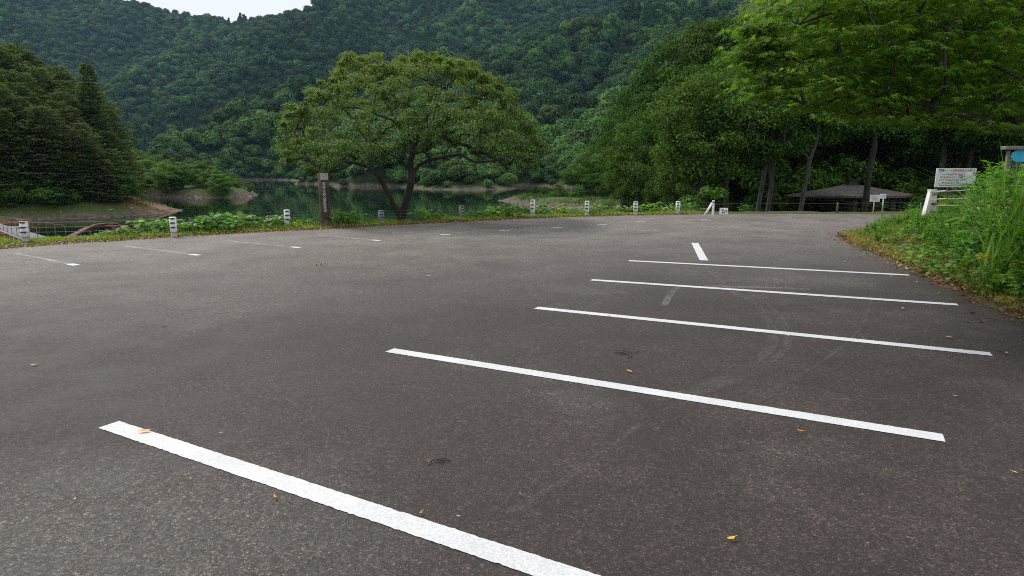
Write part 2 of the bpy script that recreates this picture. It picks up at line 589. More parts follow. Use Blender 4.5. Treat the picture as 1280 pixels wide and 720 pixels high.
# ------------------------------------------------------------------ asphalt lot
m, nt, N, L, out = new_mat('asphalt')
P_ = pos_node(nt)
sep = N.new('ShaderNodeSeparateXYZ'); L.new(P_, sep.inputs[0])
vor = N.new('ShaderNodeTexVoronoi'); vor.inputs['Scale'].default_value = 150
L.new(P_, vor.inputs['Vector'])
vs = N.new('ShaderNodeSeparateColor'); L.new(vor.outputs['Color'], vs.inputs[0])
fine = noise_node(nt, P_, 75, 4, 0.7)
big = noise_node(nt, P_, 0.32, 5, 0.6)
mid = noise_node(nt, P_, 1.7, 6, 0.65)
base = ramp(nt, mid, [(0.30, (0.0195, 0.0135, 0.0122)), (0.5, (0.030, 0.0216, 0.0198)), (0.72, (0.046, 0.0352, 0.0328))])
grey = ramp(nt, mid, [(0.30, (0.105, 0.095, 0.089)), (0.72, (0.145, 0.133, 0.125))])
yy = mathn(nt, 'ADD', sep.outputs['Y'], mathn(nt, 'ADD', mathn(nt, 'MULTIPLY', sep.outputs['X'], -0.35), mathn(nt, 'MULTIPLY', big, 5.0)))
base = mixc(nt, maprange(nt, yy, 9.5, 19.5), base, grey)  # far asphalt is greyer, with some glancing sheen put into its colour
pale = ramp(nt, mid, [(0.3, (0.055, 0.05, 0.046)), (0.7, (0.09, 0.083, 0.076))])
base = mixc(nt, mathn(nt, 'MULTIPLY', maprange(nt, big, 0.54, 0.68), 0.75), base, pale)
blot = noise_node(nt, P_, 0.75, 5, 0.62)
base = mixc(nt, 1.0, base, ramp(nt, blot, [(0.33, (0.76, 0.75, 0.75)), (0.5, (1.0, 1.0, 1.0)), (0.68, (1.26, 1.25, 1.24))]), 'MULTIPLY')
worn = N.new('ShaderNodeVectorMath'); worn.operation = 'DISTANCE'
L.new(P_, worn.inputs[0]); worn.inputs[1].default_value = (-2.0, 2.1, 0)
base = mixc(nt, mathn(nt, 'MULTIPLY', maprange(nt, mathn(nt, 'ADD', worn.outputs['Value'], mathn(nt, 'MULTIPLY', mid, 2.2)), 3.0, 1.9), 0.8), base, pale)
stone = ramp(nt, vs.outputs['Red'], [(0.0, (0.45, 0.44, 0.43)), (0.45, (0.8, 0.8, 0.8)), (0.80, (1.3, 1.28, 1.24)), (0.93, (2.0, 1.95, 1.85)), (1.0, (3.6, 3.5, 3.3))])
vor2 = N.new('ShaderNodeTexVoronoi'); vor2.inputs['Scale'].default_value = 48
L.new(P_, vor2.inputs['Vector'])
vs2 = N.new('ShaderNodeSeparateColor'); L.new(vor2.outputs['Color'], vs2.inputs[0])
base = mixc(nt, 1.0, base, stone, 'MULTIPLY')
base = mixc(nt, 1.0, base, ramp(nt, vs2.outputs['Green'], [(0.0, (0.62, 0.62, 0.62)), (0.6, (0.95, 0.95, 0.95)), (0.9, (1.18, 1.17, 1.16)), (1.0, (1.6, 1.58, 1.52))]), 'MULTIPLY')
base = mixc(nt, 1.0, base, ramp(nt, fine, [(0.3, (0.55, 0.55, 0.55)), (0.7, (1.4, 1.4, 1.4))]), 'MULTIPLY')
b = N.new('ShaderNodeBsdfPrincipled')
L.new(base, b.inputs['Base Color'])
L.new(maprange(nt, mid, 0.3, 0.7, 0.62, 0.85), b.inputs['Roughness'])
b.inputs['Specular IOR Level'].default_value = 0.42
bn = N.new('ShaderNodeBump'); bn.inputs['Strength'].default_value = 0.55; bn.inputs['Distance'].default_value = 0.006
hh = mathn(nt, 'ADD', vor.outputs['Distance'], mathn(nt, 'MULTIPLY', fine, 0.8))
L.new(hh, bn.inputs['Height'])
L.new(bn.outputs[0], b.inputs['Normal'])
L.new(b.outputs[0], out.inputs['Surface'])
M_ASPHALT = m

def flat_poly(name, pts, z, mat, thick=0.0):
    bm = bmesh.new()
    vs_ = [bm.verts.new((float(p[0]), float(p[1]), z)) for p in pts]
    f = bm.faces.new(vs_)
    bmesh.ops.triangulate(bm, faces=[f])
    bm.normal_update()
    for f in bm.faces:
        if f.normal.z < 0: f.normal_flip()
    me = bpy.data.meshes.new(name)
    bm.to_mesh(me); bm.free()
    me.materials.append(mat)
    return link(name, me)

# wavy natural outline: resample the edges of the lot and push them a little
def resample(poly, step, amp, seed):
    o = []
    r = np.random.default_rng(seed)
    for i in range(len(poly)):
        a, b_ = np.array(poly[i]), np.array(poly[(i + 1) % len(poly)])
        n = max(1, int(np.linalg.norm(b_ - a) / step))
        for k in range(n):
            p = a + (b_ - a) * k / n
            o.append(p + np.array([vnoise(p[:1] * 1.3, p[1:] * 1.3, seed)[0], vnoise(p[:1] * 1.3 + 50, p[1:] * 1.3, seed)[0]]) * amp + r.normal(0, amp * 0.07, 2))
    return o
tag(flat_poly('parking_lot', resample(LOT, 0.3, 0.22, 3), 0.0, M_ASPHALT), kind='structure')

# ------------------------------------------------------------------ painted lines
def mat_paint(name, wear, strength=1.0):
    m, nt, N, L, out = new_mat(name)
    P_ = pos_node(nt)
    n1 = noise_node(nt, P_, 26, 6, 0.75)
    n2 = noise_node(nt, P_, 2.2, 4)
    vor = N.new('ShaderNodeTexVoronoi'); vor.inputs['Scale'].default_value = 85
    L.new(P_, vor.inputs['Vector'])
    col = ramp(nt, n2, [(0.3, (0.48, 0.49, 0.51)), (0.7, (0.57, 0.575, 0.59))])
    col = mixc(nt, 1.0, col, ramp(nt, noise_node(nt, P_, 90, 3, 0.7), [(0.3, (0.72, 0.72, 0.71)), (0.6, (1.08, 1.08, 1.08))]), 'MULTIPLY')
    b = N.new('ShaderNodeBsdfPrincipled')
    L.new(col, b.inputs['Base Color'])
    b.inputs['Roughness'].default_value = 0.62
    bn = N.new('ShaderNodeBump'); bn.inputs['Strength'].default_value = 0.16; bn.inputs['Distance'].default_value = 0.004
    L.new(mathn(nt, 'ADD', vor.outputs['Distance'], n1), bn.inputs['Height'])
    L.new(bn.outputs[0], b.inputs['Normal'])
    t = N.new('ShaderNodeBsdfTransparent')
    ms = N.new('ShaderNodeMixShader')
    k = mathn(nt, 'ADD', mathn(nt, 'MULTIPLY', n1, 0.65), mathn(nt, 'MULTIPLY', n2, 0.35))
    L.new(maprange(nt, k, wear - 0.03 - 0.07 * (strength < 1), wear + 0.03 + 0.07 * (strength < 1), 0, strength), ms.inputs[0])
    L.new(t.outputs[0], ms.inputs[1])
    L.new(b.outputs[0], ms.inputs[2])
    L.new(ms.outputs[0], out.inputs['Surface'])
    return m
M_PAINT = mat_paint('road_paint', 0.325)
M_WORN = mat_paint('worn_paint', 0.52, 0.6)
M_SCUFF = mat_paint('tyre_scuff', 0.54, 0.06)

def strip(name, p0, p1, w, mat, z=0.004, seed=0):
    p0, p1 = np.array(p0[:2]), np.array(p1[:2])
    d = p1 - p0
    ln = np.linalg.norm(d); d = d / ln
    nrm2 = np.array([-d[1], d[0]])
    n = max(2, int(ln / 0.02))
    r = np.random.default_rng(seed)
    V, F = [], []
    for i in range(n + 1):
        p = p0 + d * ln * i / n
        e = r.normal(0, 0.0018, 2)
        V.append((*(p + nrm2 * (w / 2 + e[0])), z)); V.append((*(p - nrm2 * (w / 2 + e[1])), z))
    for i in range(n):
        F.append((2 * i, 2 * i + 1, 2 * i + 3, 2 * i + 2))
    return link(name, np_mesh(name, V, F, mat))

LINES = [((136, 531), (900, 784), 'parking bay line closest to the viewer with an orange leaf at its end'),
         ((487, 438), (1180, 548), 'long parking bay line, second closest to the viewer'),
         ((670, 385), (1239, 443), 'parking bay line in the middle of the row of five'),
         ((739, 350), (1197, 381), 'parking bay line with a pale paint smear beside it'),
         ((786, 326), (1136, 344), 'farthest full bay line, touching the short tick stripe')]
for i, (a, b_, lab) in enumerate(LINES):
    tag(strip('parking_line', G(*a), G(*b_), 0.135, M_PAINT, 0.004, i), lab, 'parking line', 'crisp white bay lines')
tag(strip('tick_stripe', G(868.5, 304), G(880, 326), 0.16, M_PAINT, 0.008, 9), 'short white stripe pointing away from the farthest bay line', 'painted stripe')
FADED = [((20, 317), (96, 331.8)), ((158, 308), (249, 319.3)), ((279, 300.5), (375, 309.8)), ((398, 294), (475, 301)), ((490, 290.5), (563, 293.6)),
         ((590, 287.5), (637, 288.8)), ((655, 284), (703, 284.8)), ((716, 280), (758, 280.8)), ((775, 277), (806, 277.5)), ((842, 274.5), (888, 275.2))]
where = ['nearest the first white post', 'before the second post', 'before the third post', 'before the carved wooden post', 'before the cherry tree trunk',
         'between the two grey posts', 'before the fourth white post', 'before the fifth white post', 'before the sixth white post', 'before the braced end post']
for i, (a, b_) in enumerate(FADED):
    pa, pb = G(*a), G(*b_)
    o = thing('faded_line', 'faded bay line with a brighter white end, ' + where[i], 'parking line', (pa[0], pa[1], 0), 0, 'faded bay lines along the lake side')
    u = (pb - pa); ln = np.linalg.norm(u); u = u / ln
    s1 = strip('worn_stripe', pa, pb - u * 0.30, 0.10, M_WORN, 0.004, 40 + i)
    s2 = strip('bright_end', pb - u * 0.30, pb, 0.13, M_PAINT, 0.004, 60 + i)
    for s in (s1, s2):
        s.parent = o
        s.location = (-pa[0], -pa[1], 0)

M_SMEAR = mat_paint('paint_smear', 0.53, 0.24)
def arc_strip(pts, w, z, mat=None):
    P = [np.array(G(*p)[:2]) for p in pts]
    t = np.linspace(0, len(P) - 1, 40)
    pts2 = []
    for q in t:                                      # Catmull-Rom
        i = int(min(q, len(P) - 2)); f = q - i
        p0, p1, p2, p3 = P[max(i - 1, 0)], P[i], P[i + 1], P[min(i + 2, len(P) - 1)]
        pts2.append(0.5 * (2 * p1 + (p2 - p0) * f + (2 * p0 - 5 * p1 + 4 * p2 - p3) * f * f + (3 * p1 - p0 - 3 * p2 + p3) * f ** 3))
    V, F = [], []
    for i, p in enumerate(pts2):
        d = pts2[min(i + 1, len(pts2) - 1)] - pts2[max(i - 1, 0)]
        d = d / np.linalg.norm(d); n = np.array([-d[1], d[0]])
        V.append((*(p + n * w / 2), z)); V.append((*(p - n * w / 2), z))
    for i in range(len(pts2) - 1):
        F.append((2 * i, 2 * i + 1, 2 * i + 3, 2 * i + 2))
    return np_mesh('tyre_mark', V, F, mat or M_SCUFF)
for k, (pts, w) in enumerate([
        ([(905, 358), (950, 385), (965, 430), (900, 475), (820, 500)], 0.10), ([(920, 356), (968, 388), (985, 430), (930, 470), (850, 500)], 0.07),
        ([(880, 330), (900, 350), (925, 372)], 0.10), ([(1090, 370), (1075, 410), (1030, 450), (960, 490)], 0.03),
        ([(1020, 380), (1060, 400), (1080, 425)], 0.03), ([(830, 382), (840, 365), (850, 357)], 0.09),
        ([(880, 357.5), (950, 359.5), (1012, 362)], 0.16), ([(640, 640), (720, 590), (800, 530)], 0.04),
        ([(360, 500), (410, 540), (380, 590), (330, 600)], 0.02), ([(600, 420), (700, 400), (780, 360)], 0.03)]):
    o = link('tyre_mark', arc_strip(pts, w, 0.0022 + 0.0001 * k, M_SMEAR if k in (5, 6) else None))
    tag(o, kind='structure')

# ------------------------------------------------------------------ leaves, trees
def leaf_quads(p, d, n, l, w, droop=0.15, fold=0.12):
    """one four-cornered folded leaf per point; d = direction, n = face normal"""
    s = nrm(np.cross(d, n)); n = np.cross(s, d)
    l = l[:, None]; w = w[:, None]
    v0 = p
    v1 = p + d * l * 0.45 + s * w * 0.5 + n * l * fold
    v2 = p + d * l - n * l * droop
    v3 = p + d * l * 0.45 - s * w * 0.5 + n * l * fold
    V = np.stack([v0, v1, v2, v3], 1).reshape(-1, 3)
    F = np.arange(len(V)).reshape(-1, 4)
    return V, F

def pad_leaves(r, C, Rd, npad, size, up=0.7, shell=0.55, aspect=0.55, jit=0.55, dome=0.0, mid=None):
    """leaves filling flattened ellipsoid clumps, more of them on the upper outside"""
    K = len(C)
    u = nrm(r.normal(0, 1, (K, npad, 3)) + np.array([0, 0, 0.25]))
    q = (shell + (1 - shell) * r.random((K, npad, 1))) * (0.8 + 0.3 * r.random((K, npad, 1)))
    p = C[:, None] + u * q * Rd[:, None]
    n = u * 0.7 + np.array([0, 0, up]) + r.normal(0, jit, p.shape)
    if dome:
        n = n + dome * nrm(p - np.asarray(mid))
    n = nrm(n)
    d = nrm(r.normal(0, 1, p.shape) + u * 0.8 - np.array([0, 0, 0.35]))
    d = nrm(d - n * np.sum(d * n, -1, keepdims=True))
    p, n, d = p.reshape(-1, 3), n.reshape(-1, 3), d.reshape(-1, 3)
    l = size * r.uniform(0.65, 1.3, len(p))
    return leaf_quads(p, d, n, l, l * aspect * r.uniform(0.8, 1.2, len(p)))

def grow(r, limbs, targets, rt, sides=7, wig=0.12, pw=0.45, rmin=0.012, sag=0.0, up=0.35):
    """limbs: list of (points, parent_limb_index or None, ...); every target is joined to the nearest wood"""
    pos, par = [], []
    chains = []
    for pts, att in limbs:
        ch = []
        if att is not None:
            prev = int(np.argmin(np.linalg.norm(np.array(pos) - np.array(att), axis=1)))
            ch.append(prev)
        else:
            prev = -1
        for p in pts:
            pos.append(np.array(p, float)); par.append(prev)
            prev = len(pos) - 1
            ch.append(prev)
        chains.append(ch)
    root = pos[0]
    order = np.argsort([np.linalg.norm(t - root) for t in targets])
    for oi in order:
        t = targets[oi]
        A = np.array(pos)
        dv = t - A
        dl = np.linalg.norm(dv, axis=1)
        cost = dl + 0.7 * np.maximum(0, A[:, 2] - t[2] + 0.15 * dl) + 1.6 * (A[:, 2] < root[2] + 0.28 * (t[2] - root[2]))
        j = int(np.argmin(cost))
        ln = dl[j]
        k = max(2, min(6, int(ln / 0.5)))
        ch = [j]
        prev = j
        a = pos[j]
        pd = a - pos[par[j]] if par[j] >= 0 else np.array([0, 0, 1.0])
        pd = pd / max(np.linalg.norm(pd), 1e-6)
        for q in range(1, k + 1):
            f = q / k
            c1 = a + (pd * 0.45 + np.array([0, 0, up * 0.4])) * ln * 0.5
            p = (1 - f) ** 2 * a + 2 * f * (1 - f) * c1 + f * f * t
            if q < k:
                p = p + r.normal(0, wig * ln / k, 3)
            pos.append(p); par.append(prev)
            prev = len(pos) - 1
            ch.append(prev)
        chains.append(ch)
    cnt = np.zeros(len(pos))
    has = np.zeros(len(pos), bool)
    for i in range(len(pos)):
        if par[i] >= 0: has[par[i]] = True
    for i in range(len(pos) - 1, -1, -1):
        if not has[i]: cnt[i] += 1
        if par[i] >= 0: cnt[par[i]] += cnt[i]
    rad_ = np.maximum(rmin, rt * (cnt / cnt[0]) ** pw)
    VV, FF, o = [], [], 0
    for ci, ch in enumerate(chains):
        P = np.array([pos[i] for i in ch])
        R = np.array([rad_[i] for i in ch])
        if par[ch[1]] == ch[0] and ci >= 1 or (ci > 0 and limbs and ci < len(limbs)):
            R[0] = min(R[0], R[1] * 1.25) if len(R) > 1 else R[0]
        sd = sides if R.max() > rt * 0.3 else max(4, sides - 3)
        V, F = tube_vf(P, R, sd)
        VV.append(V); FF.append(F + o); o += len(V)
    return np.concatenate(VV), np.concatenate(FF)

M_BARK = mat_bark('bark_dark', (0.008, 0.006, 0.005), (0.026, 0.020, 0.016), (0.036, 0.032, 0.026))
M_BARK_P = mat_bark('bark_pale', (0.03, 0.027, 0.023), (0.095, 0.088, 0.076), (0.045, 0.047, 0.038), 5)
M_CHERRY = mat_leaf('cherry_leaf', (0.036, 0.072, 0.026), (0.092, 0.158, 0.046), (0.26, 0.32, 0.09), 0.42, 0.6, spec=0.15)
M_WOOD = mat_leaf('woodland_leaf', (0.018, 0.048, 0.010), (0.048, 0.108, 0.018), (0.115, 0.20, 0.036), 0.32, 0.65, spec=0.05)
M_PALE = mat_leaf('pale_leaf', (0.06, 0.10, 0.02), (0.11, 0.16, 0.03), (0.19, 0.22, 0.05), 0.35)
M_BRIGHT = mat_leaf('bright_leaf', (0.045, 0.105, 0.018), (0.08, 0.17, 0.025), (0.13, 0.235, 0.04), 0.34, 0.6, spec=0.12)
M_CONIF = mat_leaf('conifer_needle', (0.055, 0.095, 0.032), (0.095, 0.14, 0.046), (0.15, 0.185, 0.07), 0.32, 0.7, spec=0.08)
M_HILL = mat_leaf('hill_leaf', (0.034, 0.084, 0.024), (0.066, 0.150, 0.034), (0.125, 0.225, 0.052), 0.25, 0.7, spread=0.42, spec=0.08)
M_HILLD = mat_leaf('hill_leaf_deep', (0.022, 0.058, 0.022), (0.038, 0.090, 0.030), (0.062, 0.125, 0.040), 0.2, 0.7, spread=0.35, spec=0.08)
M_WEED = mat_leaf('weed_leaf', (0.065, 0.17, 0.022), (0.12, 0.27, 0.036), (0.21, 0.37, 0.07), 0.40, 0.5, spec=0.2)
M_MAPLE = mat_leaf('maple_leaf', (0.058, 0.142, 0.016), (0.105, 0.220, 0.024), (0.19, 0.31, 0.042), 0.56, 0.5, spec=0.2)
M_SEED = mat_leaf('samara', (0.22, 0.19, 0.05), (0.30, 0.24, 0.08), (0.36, 0.26, 0.12), 0.35)
M_GRASS = mat_leaf('grass_blade', (0.13, 0.24, 0.03), (0.24, 0.34, 0.05), (0.42, 0.40, 0.12), 0.45, 0.6, spec=0.1)
M_REED = mat_leaf('pampas_blade', (0.07, 0.17, 0.025), (0.12, 0.24, 0.04), (0.2, 0.33, 0.08), 0.42, 0.5, spec=0.2)

# the cherry's youngest leaves, at the top and the tips, are yellower
nt = M_CHERRY.node_tree
hsn = [n for n in nt.nodes if n.type == 'HUE_SAT'][0]
src = hsn.inputs['Color'].links[0].from_socket
ob = nt.nodes.new('ShaderNodeTexCoord').outputs['Object']
sp = nt.nodes.new('ShaderNodeSeparateXYZ'); nt.links.new(ob, sp.inputs[0])
hgt_ = mathn(nt, 'ADD', sp.outputs['Z'], mathn(nt, 'MULTIPLY', noise_node(nt, ob, 1.1, 4), 2.4))
nt.links.new(mixc(nt, mathn(nt, 'MULTIPLY', maprange(nt, hgt_, 4.8, 6.8), 0.55), src, (0.19, 0.235, 0.035)), hsn.inputs['Color'])

# ---- cherry tree by the wooden post
def cherry():
    r = np.random.default_rng(4)
    Y0 = float(G(503, 277)[1])
    base = G(503, 277) + np.array([0, 0.35, 0.0])
    Y0 = base[1]
    root = thing('cherry_tree', 'spreading cherry tree with a forked trunk and umbrella crown at the lot edge', 'tree', base)
    def at(px, py, dy=0.0):
        return D(px, py, Y0 + dy) - base
    limbs = [
        ([at(501, 283), at(501, 272), at(504, 262), at(509, 248), at(513, 232), at(515, 218)], None),
        ([at(512, 205, -.1), at(516, 190, -.2), at(521, 174, -.3), at(530, 155, -.3), at(540, 130, 0)], at(515, 218)),
        ([at(524, 206, .1), at(537, 200, .3), at(556, 196, .5), at(575, 193, .8), at(594, 203, 1.0), at(620, 201, 1.2), at(645, 192, 1.4)], at(515, 218)),
        ([at(494, 262, -.1), at(489, 250, -.2), at(482, 236, -.3), at(473, 219, -.5), at(461, 208, -.6), at(440, 203, -.8), at(415, 200, -1.2)], at(501, 270)),
        ([at(505, 203, -.5), at(496, 197, -.9), at(482, 190, -1.4), at(465, 175, -1.8)], at(513, 214)),
        ([at(532, 188, -.9), at(552, 172, -1.5), at(575, 160, -2.0)], at(516, 196)),
        ([at(508, 170, .8), at(490, 140, 1.5), at(470, 110, 1.8)], at(521, 174)),
        ([at(430, 210, -.9), at(418, 214, -1.0), at(405, 214, -1.0), at(385, 200, -1.1)], at(440, 203, -.8)),
    ]
    xs = np.array([350, 362, 372, 385, 400, 412, 425, 440, 452, 470, 490, 510, 540, 560, 580, 600, 615, 630, 640, 650, 660, 670, 682])
    top = np.array([165, 135, 140, 116, 104, 110, 84, 60, 76, 72, 82, 68, 70, 80, 74, 94, 90, 118, 112, 140, 148, 176, 184])
    xb = np.array([350, 362, 385, 410, 440, 470, 500, 540, 580, 615, 640, 660, 682])
    bt_ = np.array([192, 208, 216, 217, 204, 196, 186, 178, 180, 192, 204, 204, 190])
    bot = np.interp(xs, xb, bt_)
    C, Rr = [], []
    tries = 0
    while len(C) < 240 and tries < 30000:
        tries += 1
        x = r.uniform(354, 678)
        t = np.interp(x, xs, top) + 6; bt = np.interp(x, xs, bot) - 3
        e = math.sqrt(max(0.02, 1 - ((x - 515) / 172) ** 2))
        dz = r.uniform(-1, 1)
        k = math.sqrt(max(0, 1 - dz * dz))
        t2 = bt - (bt - t) * (0.35 + 0.65 * k)
        b2 = bt - (1 - k) * 8
        f = r.random() ** 1.2
        y = t2 + (b2 - t2) * f
        p = at(x, y, dz * 3.7 * e)
        rr = r.uniform(0.22, 0.55)
        if any(np.linalg.norm((p - c_) * np.array([1, 1, 1.7])) < 0.45 for c_ in C): continue
        C.append(p); Rr.append((rr * 1.15, rr * 1.15, rr * 0.42))
    # ragged sprigs standing proud of the outline
    for k in range(170):
        x = r.uniform(352, 680); t = np.interp(x, xs, top)
        C.append(at(x, t + r.uniform(-3, 16), r.uniform(-1.4, 1.4))); q = r.uniform(0.10, 0.30); Rr.append((q * 1.2, q * 1.2, q * 0.6))
    for k in range(40):
        x = r.uniform(356, 676); t = np.interp(x, xs, bot)
        C.append(at(x, t + r.uniform(-6, 6), r.uniform(-2, 2))); q = r.uniform(0.10, 0.22); Rr.append((q, q, q * 0.8))
    C, Rr = np.array(C), np.array(Rr)
    V, F = grow(r, limbs, list(C), 0.155, 9, 0.16, 0.5, 0.006)
    link('trunk', np_mesh('cherry_trunk', V, F, M_BARK, True), root)
    V, F = pad_leaves(r, C, Rr, 210, 0.078, up=0.6, shell=0.2, aspect=0.5, jit=0.5, dome=0.5, mid=(0, 0, 2.0))
    link('crown', np_mesh('cherry_crown', V, F, M_CHERRY), root)
cherry()

# ---- generic broadleaf models
def broadleaf(seed, H, Rw, hb, npads, nleaf, size, leafmat, barkmat, rt=0.2, flat=0.55, ntr=1, droop=0.0, padr=(0.10, 0.17), up=0.7):
    r = np.random.default_rng(seed)
    limbs = []
    for k in range(ntr):
        a = r.uniform(0, 6.28)
        off = np.array([math.cos(a), math.sin(a)]) * (0.0 if ntr == 1 else 0.45)
        lean = r.normal(0, 0.05, 2) + off * 0.10
        pts = []
        for i in range(9):
            z = H * 0.86 * i / 8
            pts.append((off[0] + lean[0] * z + r.normal(0, 0.012 * H * i / 8), off[1] + lean[1] * z + r.normal(0, 0.012 * H * i / 8), z - (0.4 if i == 0 else 0)))
        limbs.append((pts, None if k == 0 else (0, 0, -0.4)))
    C, Rr = [], []
    for i in range(npads * 30):
        if len(C) >= npads: break
        u = nrm(r.normal(0, 1, 3)); q = r.random() ** 0.38
        z = hb + (H - hb) * (0.5 + 0.5 * u[2] * q)
        f = (z - hb) / (H - hb)
        wr = Rw * (0.72 + 0.35 * math.sin(math.pi * min(1, f * 1.05))) * (1.0 if f < 0.6 else 1 - (f - 0.6) * 0.9)
        p = np.array([u[0] * q * wr * 1.15, u[1] * q * wr * 1.15, z])
        rr = H * r.uniform(*padr)
        if any(np.linalg.norm((p - c_) * np.array([1, 1, 1.4])) < rr * 0.75 for c_ in C): continue
        C.append(p); Rr.append((rr, rr, rr * flat))
    C, Rr = np.array(C), np.array(Rr)
    V, F = grow(r, limbs, list(C), rt, 7, 0.10, 0.5, 0.02)
    tr = np_mesh('tree_trunk', V, F, barkmat, True)
    V, F = pad_leaves(r, C, Rr, nleaf, size, up=up, shell=0.45, jit=0.4, dome=0.45, mid=(0, 0, hb + (H - hb) * 0.35))
    cr_ = np_mesh('tree_crown', V, F, leafmat)
    return tr, cr_

def plant_tree(name, models, x, y, z, h, H0, label, cat, group=None, rz=None, wide=1.0):
    """one tree = an Empty with a trunk and a crown; the models are shared mesh data"""
    tr, cr_ = models
    s = h / H0
    o = thing(name, label, cat, (x, y, z), RNG.uniform(0, 6.28) if rz is None else rz, group)
    o.scale = (s * wide, s * wide, s)
    link('trunk', tr, o)
    link('crown', cr_, o)
    return o

WOODS = [broadleaf(100 + k, 15, 4.0, 5.0 if k in (0, 2, 4) else 3.0, 66, 300, 0.21, M_WOOD, M_BARK, 0.19, 0.45, 1 + k % 2, padr=(0.06, 0.115)) for k in range(5)]
MOUNDT = [broadleaf(200 + k, 7, 3.0, 0.3, 70, 190, 0.19, M_BRIGHT, M_BARK, 0.12, 0.55, 1, padr=(0.08, 0.15)) for k in range(3)]
PALET = broadleaf(300, 15, 4.0, 4.0, 60, 240, 0.26, M_PALE, M_BARK_P, 0.2)
TRUNKY = [broadleaf(400 + k, 15, 3.4, 6.8, 66, 280, 0.21, M_WOOD, M_BARK_P, 0.17, 0.5, padr=(0.06, 0.115)) for k in range(2)]
DARKT = broadleaf(410, 15, 3.6, 7.0, 66, 280, 0.21, M_WOOD, M_BARK, 0.21, 0.5, padr=(0.06, 0.115))
SHRUBS = [broadleaf(500 + k, 2.4, 1.5, 0.2, 26, 120, 0.15, M_BRIGHT if k else M_WOOD, M_BARK, 0.05, 0.6, 2, padr=(0.14, 0.24)) for k in range(3)]

# ---- conifers
def conifer(seed, H, R, mat):
    r = np.random.default_rng(seed)
    P = [(r.normal(0, 0.04), r.normal(0, 0.04), z) for z in np.linspace(-0.5, H, 12)]
    VV, FF, o = [], [], 0
    V, F = tube_vf(np.array(P), np.linspace(0.27, 0.02, 12), 7)
    VV.append(V); FF.append(F); o = len(V)
    lp, ld, ln_, ll, lw = [], [], [], [], []
    z = H * 0.06
    while z < H * 0.985:
        f = z / H
        Lm = R * (1 - f) ** 0.52 * 1.08 + 0.25
        nb = 7 if f < 0.8 else 5
        a0 = r.uniform(0, 6.28)
        for k in range(nb):
            a = a0 + 6.283 * k / nb + r.normal(0, 0.25)
            Lb = Lm * r.uniform(0.62, 1.15)
            dirv = np.array([math.cos(a), math.sin(a), 0])
            tilt = 0.12 - 0.22 * (1 - f) + r.normal(0, 0.08)
            t = np.linspace(0, 1, 5)
            B = np.array([[0, 0, z]]) + dirv * (t * Lb)[:, None] + np.array([0, 0, 1]) * (tilt * Lb * t + 0.10 * Lb * t * t)[:, None]
            V, F = tube_vf(B, np.linspace(0.05 * (1 - f) + 0.015, 0.008, 5), 4)
            VV.append(V); FF.append(F + o); o += len(V)
            side = np.array([-dirv[1], dirv[0], 0])
            m_ = int(14 + 30 * Lb / R)
            tt = r.uniform(0.22, 1.0, m_)
            base = np.array([[0, 0, z]]) + dirv * (tt * Lb)[:, None] + np.array([0, 0, 1]) * (tilt * Lb * tt + 0.10 * Lb * tt * tt)[:, None]
            sw = (1.05 - tt) * Lb * 0.42 + 0.12
            sg = r.uniform(-1, 1, m_)
            p = base + side * (sg * sw)[:, None] + r.normal(0, 0.05, (m_, 3))
            d = nrm(dirv * 0.8 + side * (sg * 0.9)[:, None] + r.normal(0, 0.25, (m_, 3)) + np.array([0, 0, 0.12]))
            lp.append(p); ld.append(d)
            ln_.append(nrm(np.array([0, 0, 0.8]) + dirv * 0.55 + r.normal(0, 0.45, (m_, 3))))
            ll.append(r.uniform(0.35, 0.75, m_) * (0.6 + 0.4 * (1 - f))); 
        z += H / 34 * r.uniform(0.8, 1.25) * (1.15 - 0.5 * f)
    tr = np_mesh('conifer_trunk', np.concatenate(VV), np.concatenate(FF), M_BARK, True)
    l = np.concatenate(ll)
    p, d, n = np.concatenate(lp), np.concatenate(ld), np.concatenate(ln_)
    # three narrow needle sprays per point, fanned out
    Vs, Fs, o = [], [], 0
    for an, k in ((0, 1.0), (0.5, 0.8), (-0.5, 0.8)):
        s = nrm(np.cross(d, n))
        dd = nrm(d * math.cos(an) + s * math.sin(an))
        V, F = leaf_quads(p, dd, n, l * k, l * k * 0.24, 0.10, 0.04)
        Vs.append(V); Fs.append(F + o); o += len(V)
    return tr, np_mesh('conifer_crown', np.concatenate(Vs), np.concatenate(Fs), mat)
PINES = [conifer(600 + k, 18, [4.3, 3.8, 4.8][k], M_CONIF) for k in range(3)]
SPIRE = conifer(610, 18, 2.3, M_CONIF)

xs_c = [-80, 0, 40, 75, 100, 125, 145, 160, 172]
ys_c = [20, 44, 62, 84, 100, 122, 160, 200, 235]
gname = 'conifers on the dark wooded bank'
row = 0
for Yd, x0, x1, step, low in ((104, -290, 168, 17, 0), (95, -270, 165, 19, 10), (87, -240, 158, 22, 34), (80, -200, 140, 21, 52), (77, -180, 118, 24, 84)):
    px = x0
    while px < x1:
        ty = np.interp(px, xs_c, ys_c) + low + RNG.uniform(0, 14)
        p = D(px, ty, Yd)
        z = TZ(p[0], Yd)
        h = max(4.5, p[2] - z)
        mdl = PINES[int(RNG.integers(3))]
        plant_tree('conifer_tree', mdl, p[0], Yd + RNG.uniform(-2.5, 2.5), z, h, 18, 'dark conifer with flat feathery boughs, one of the dense stand across the water', 'tree', gname, wide=RNG.uniform(1.1, 1.5) * (18 / h) ** 0.4)
        px += step * RNG.uniform(0.75, 1.2)
p = D(107, 77, 92)
plant_tree('conifer_tree', SPIRE, p[0], 92, TZ(p[0], 92), p[2] - TZ(p[0], 92), 18, 'pointed conifer whose thin spire stands clear above the dense stand', 'tree', gname)
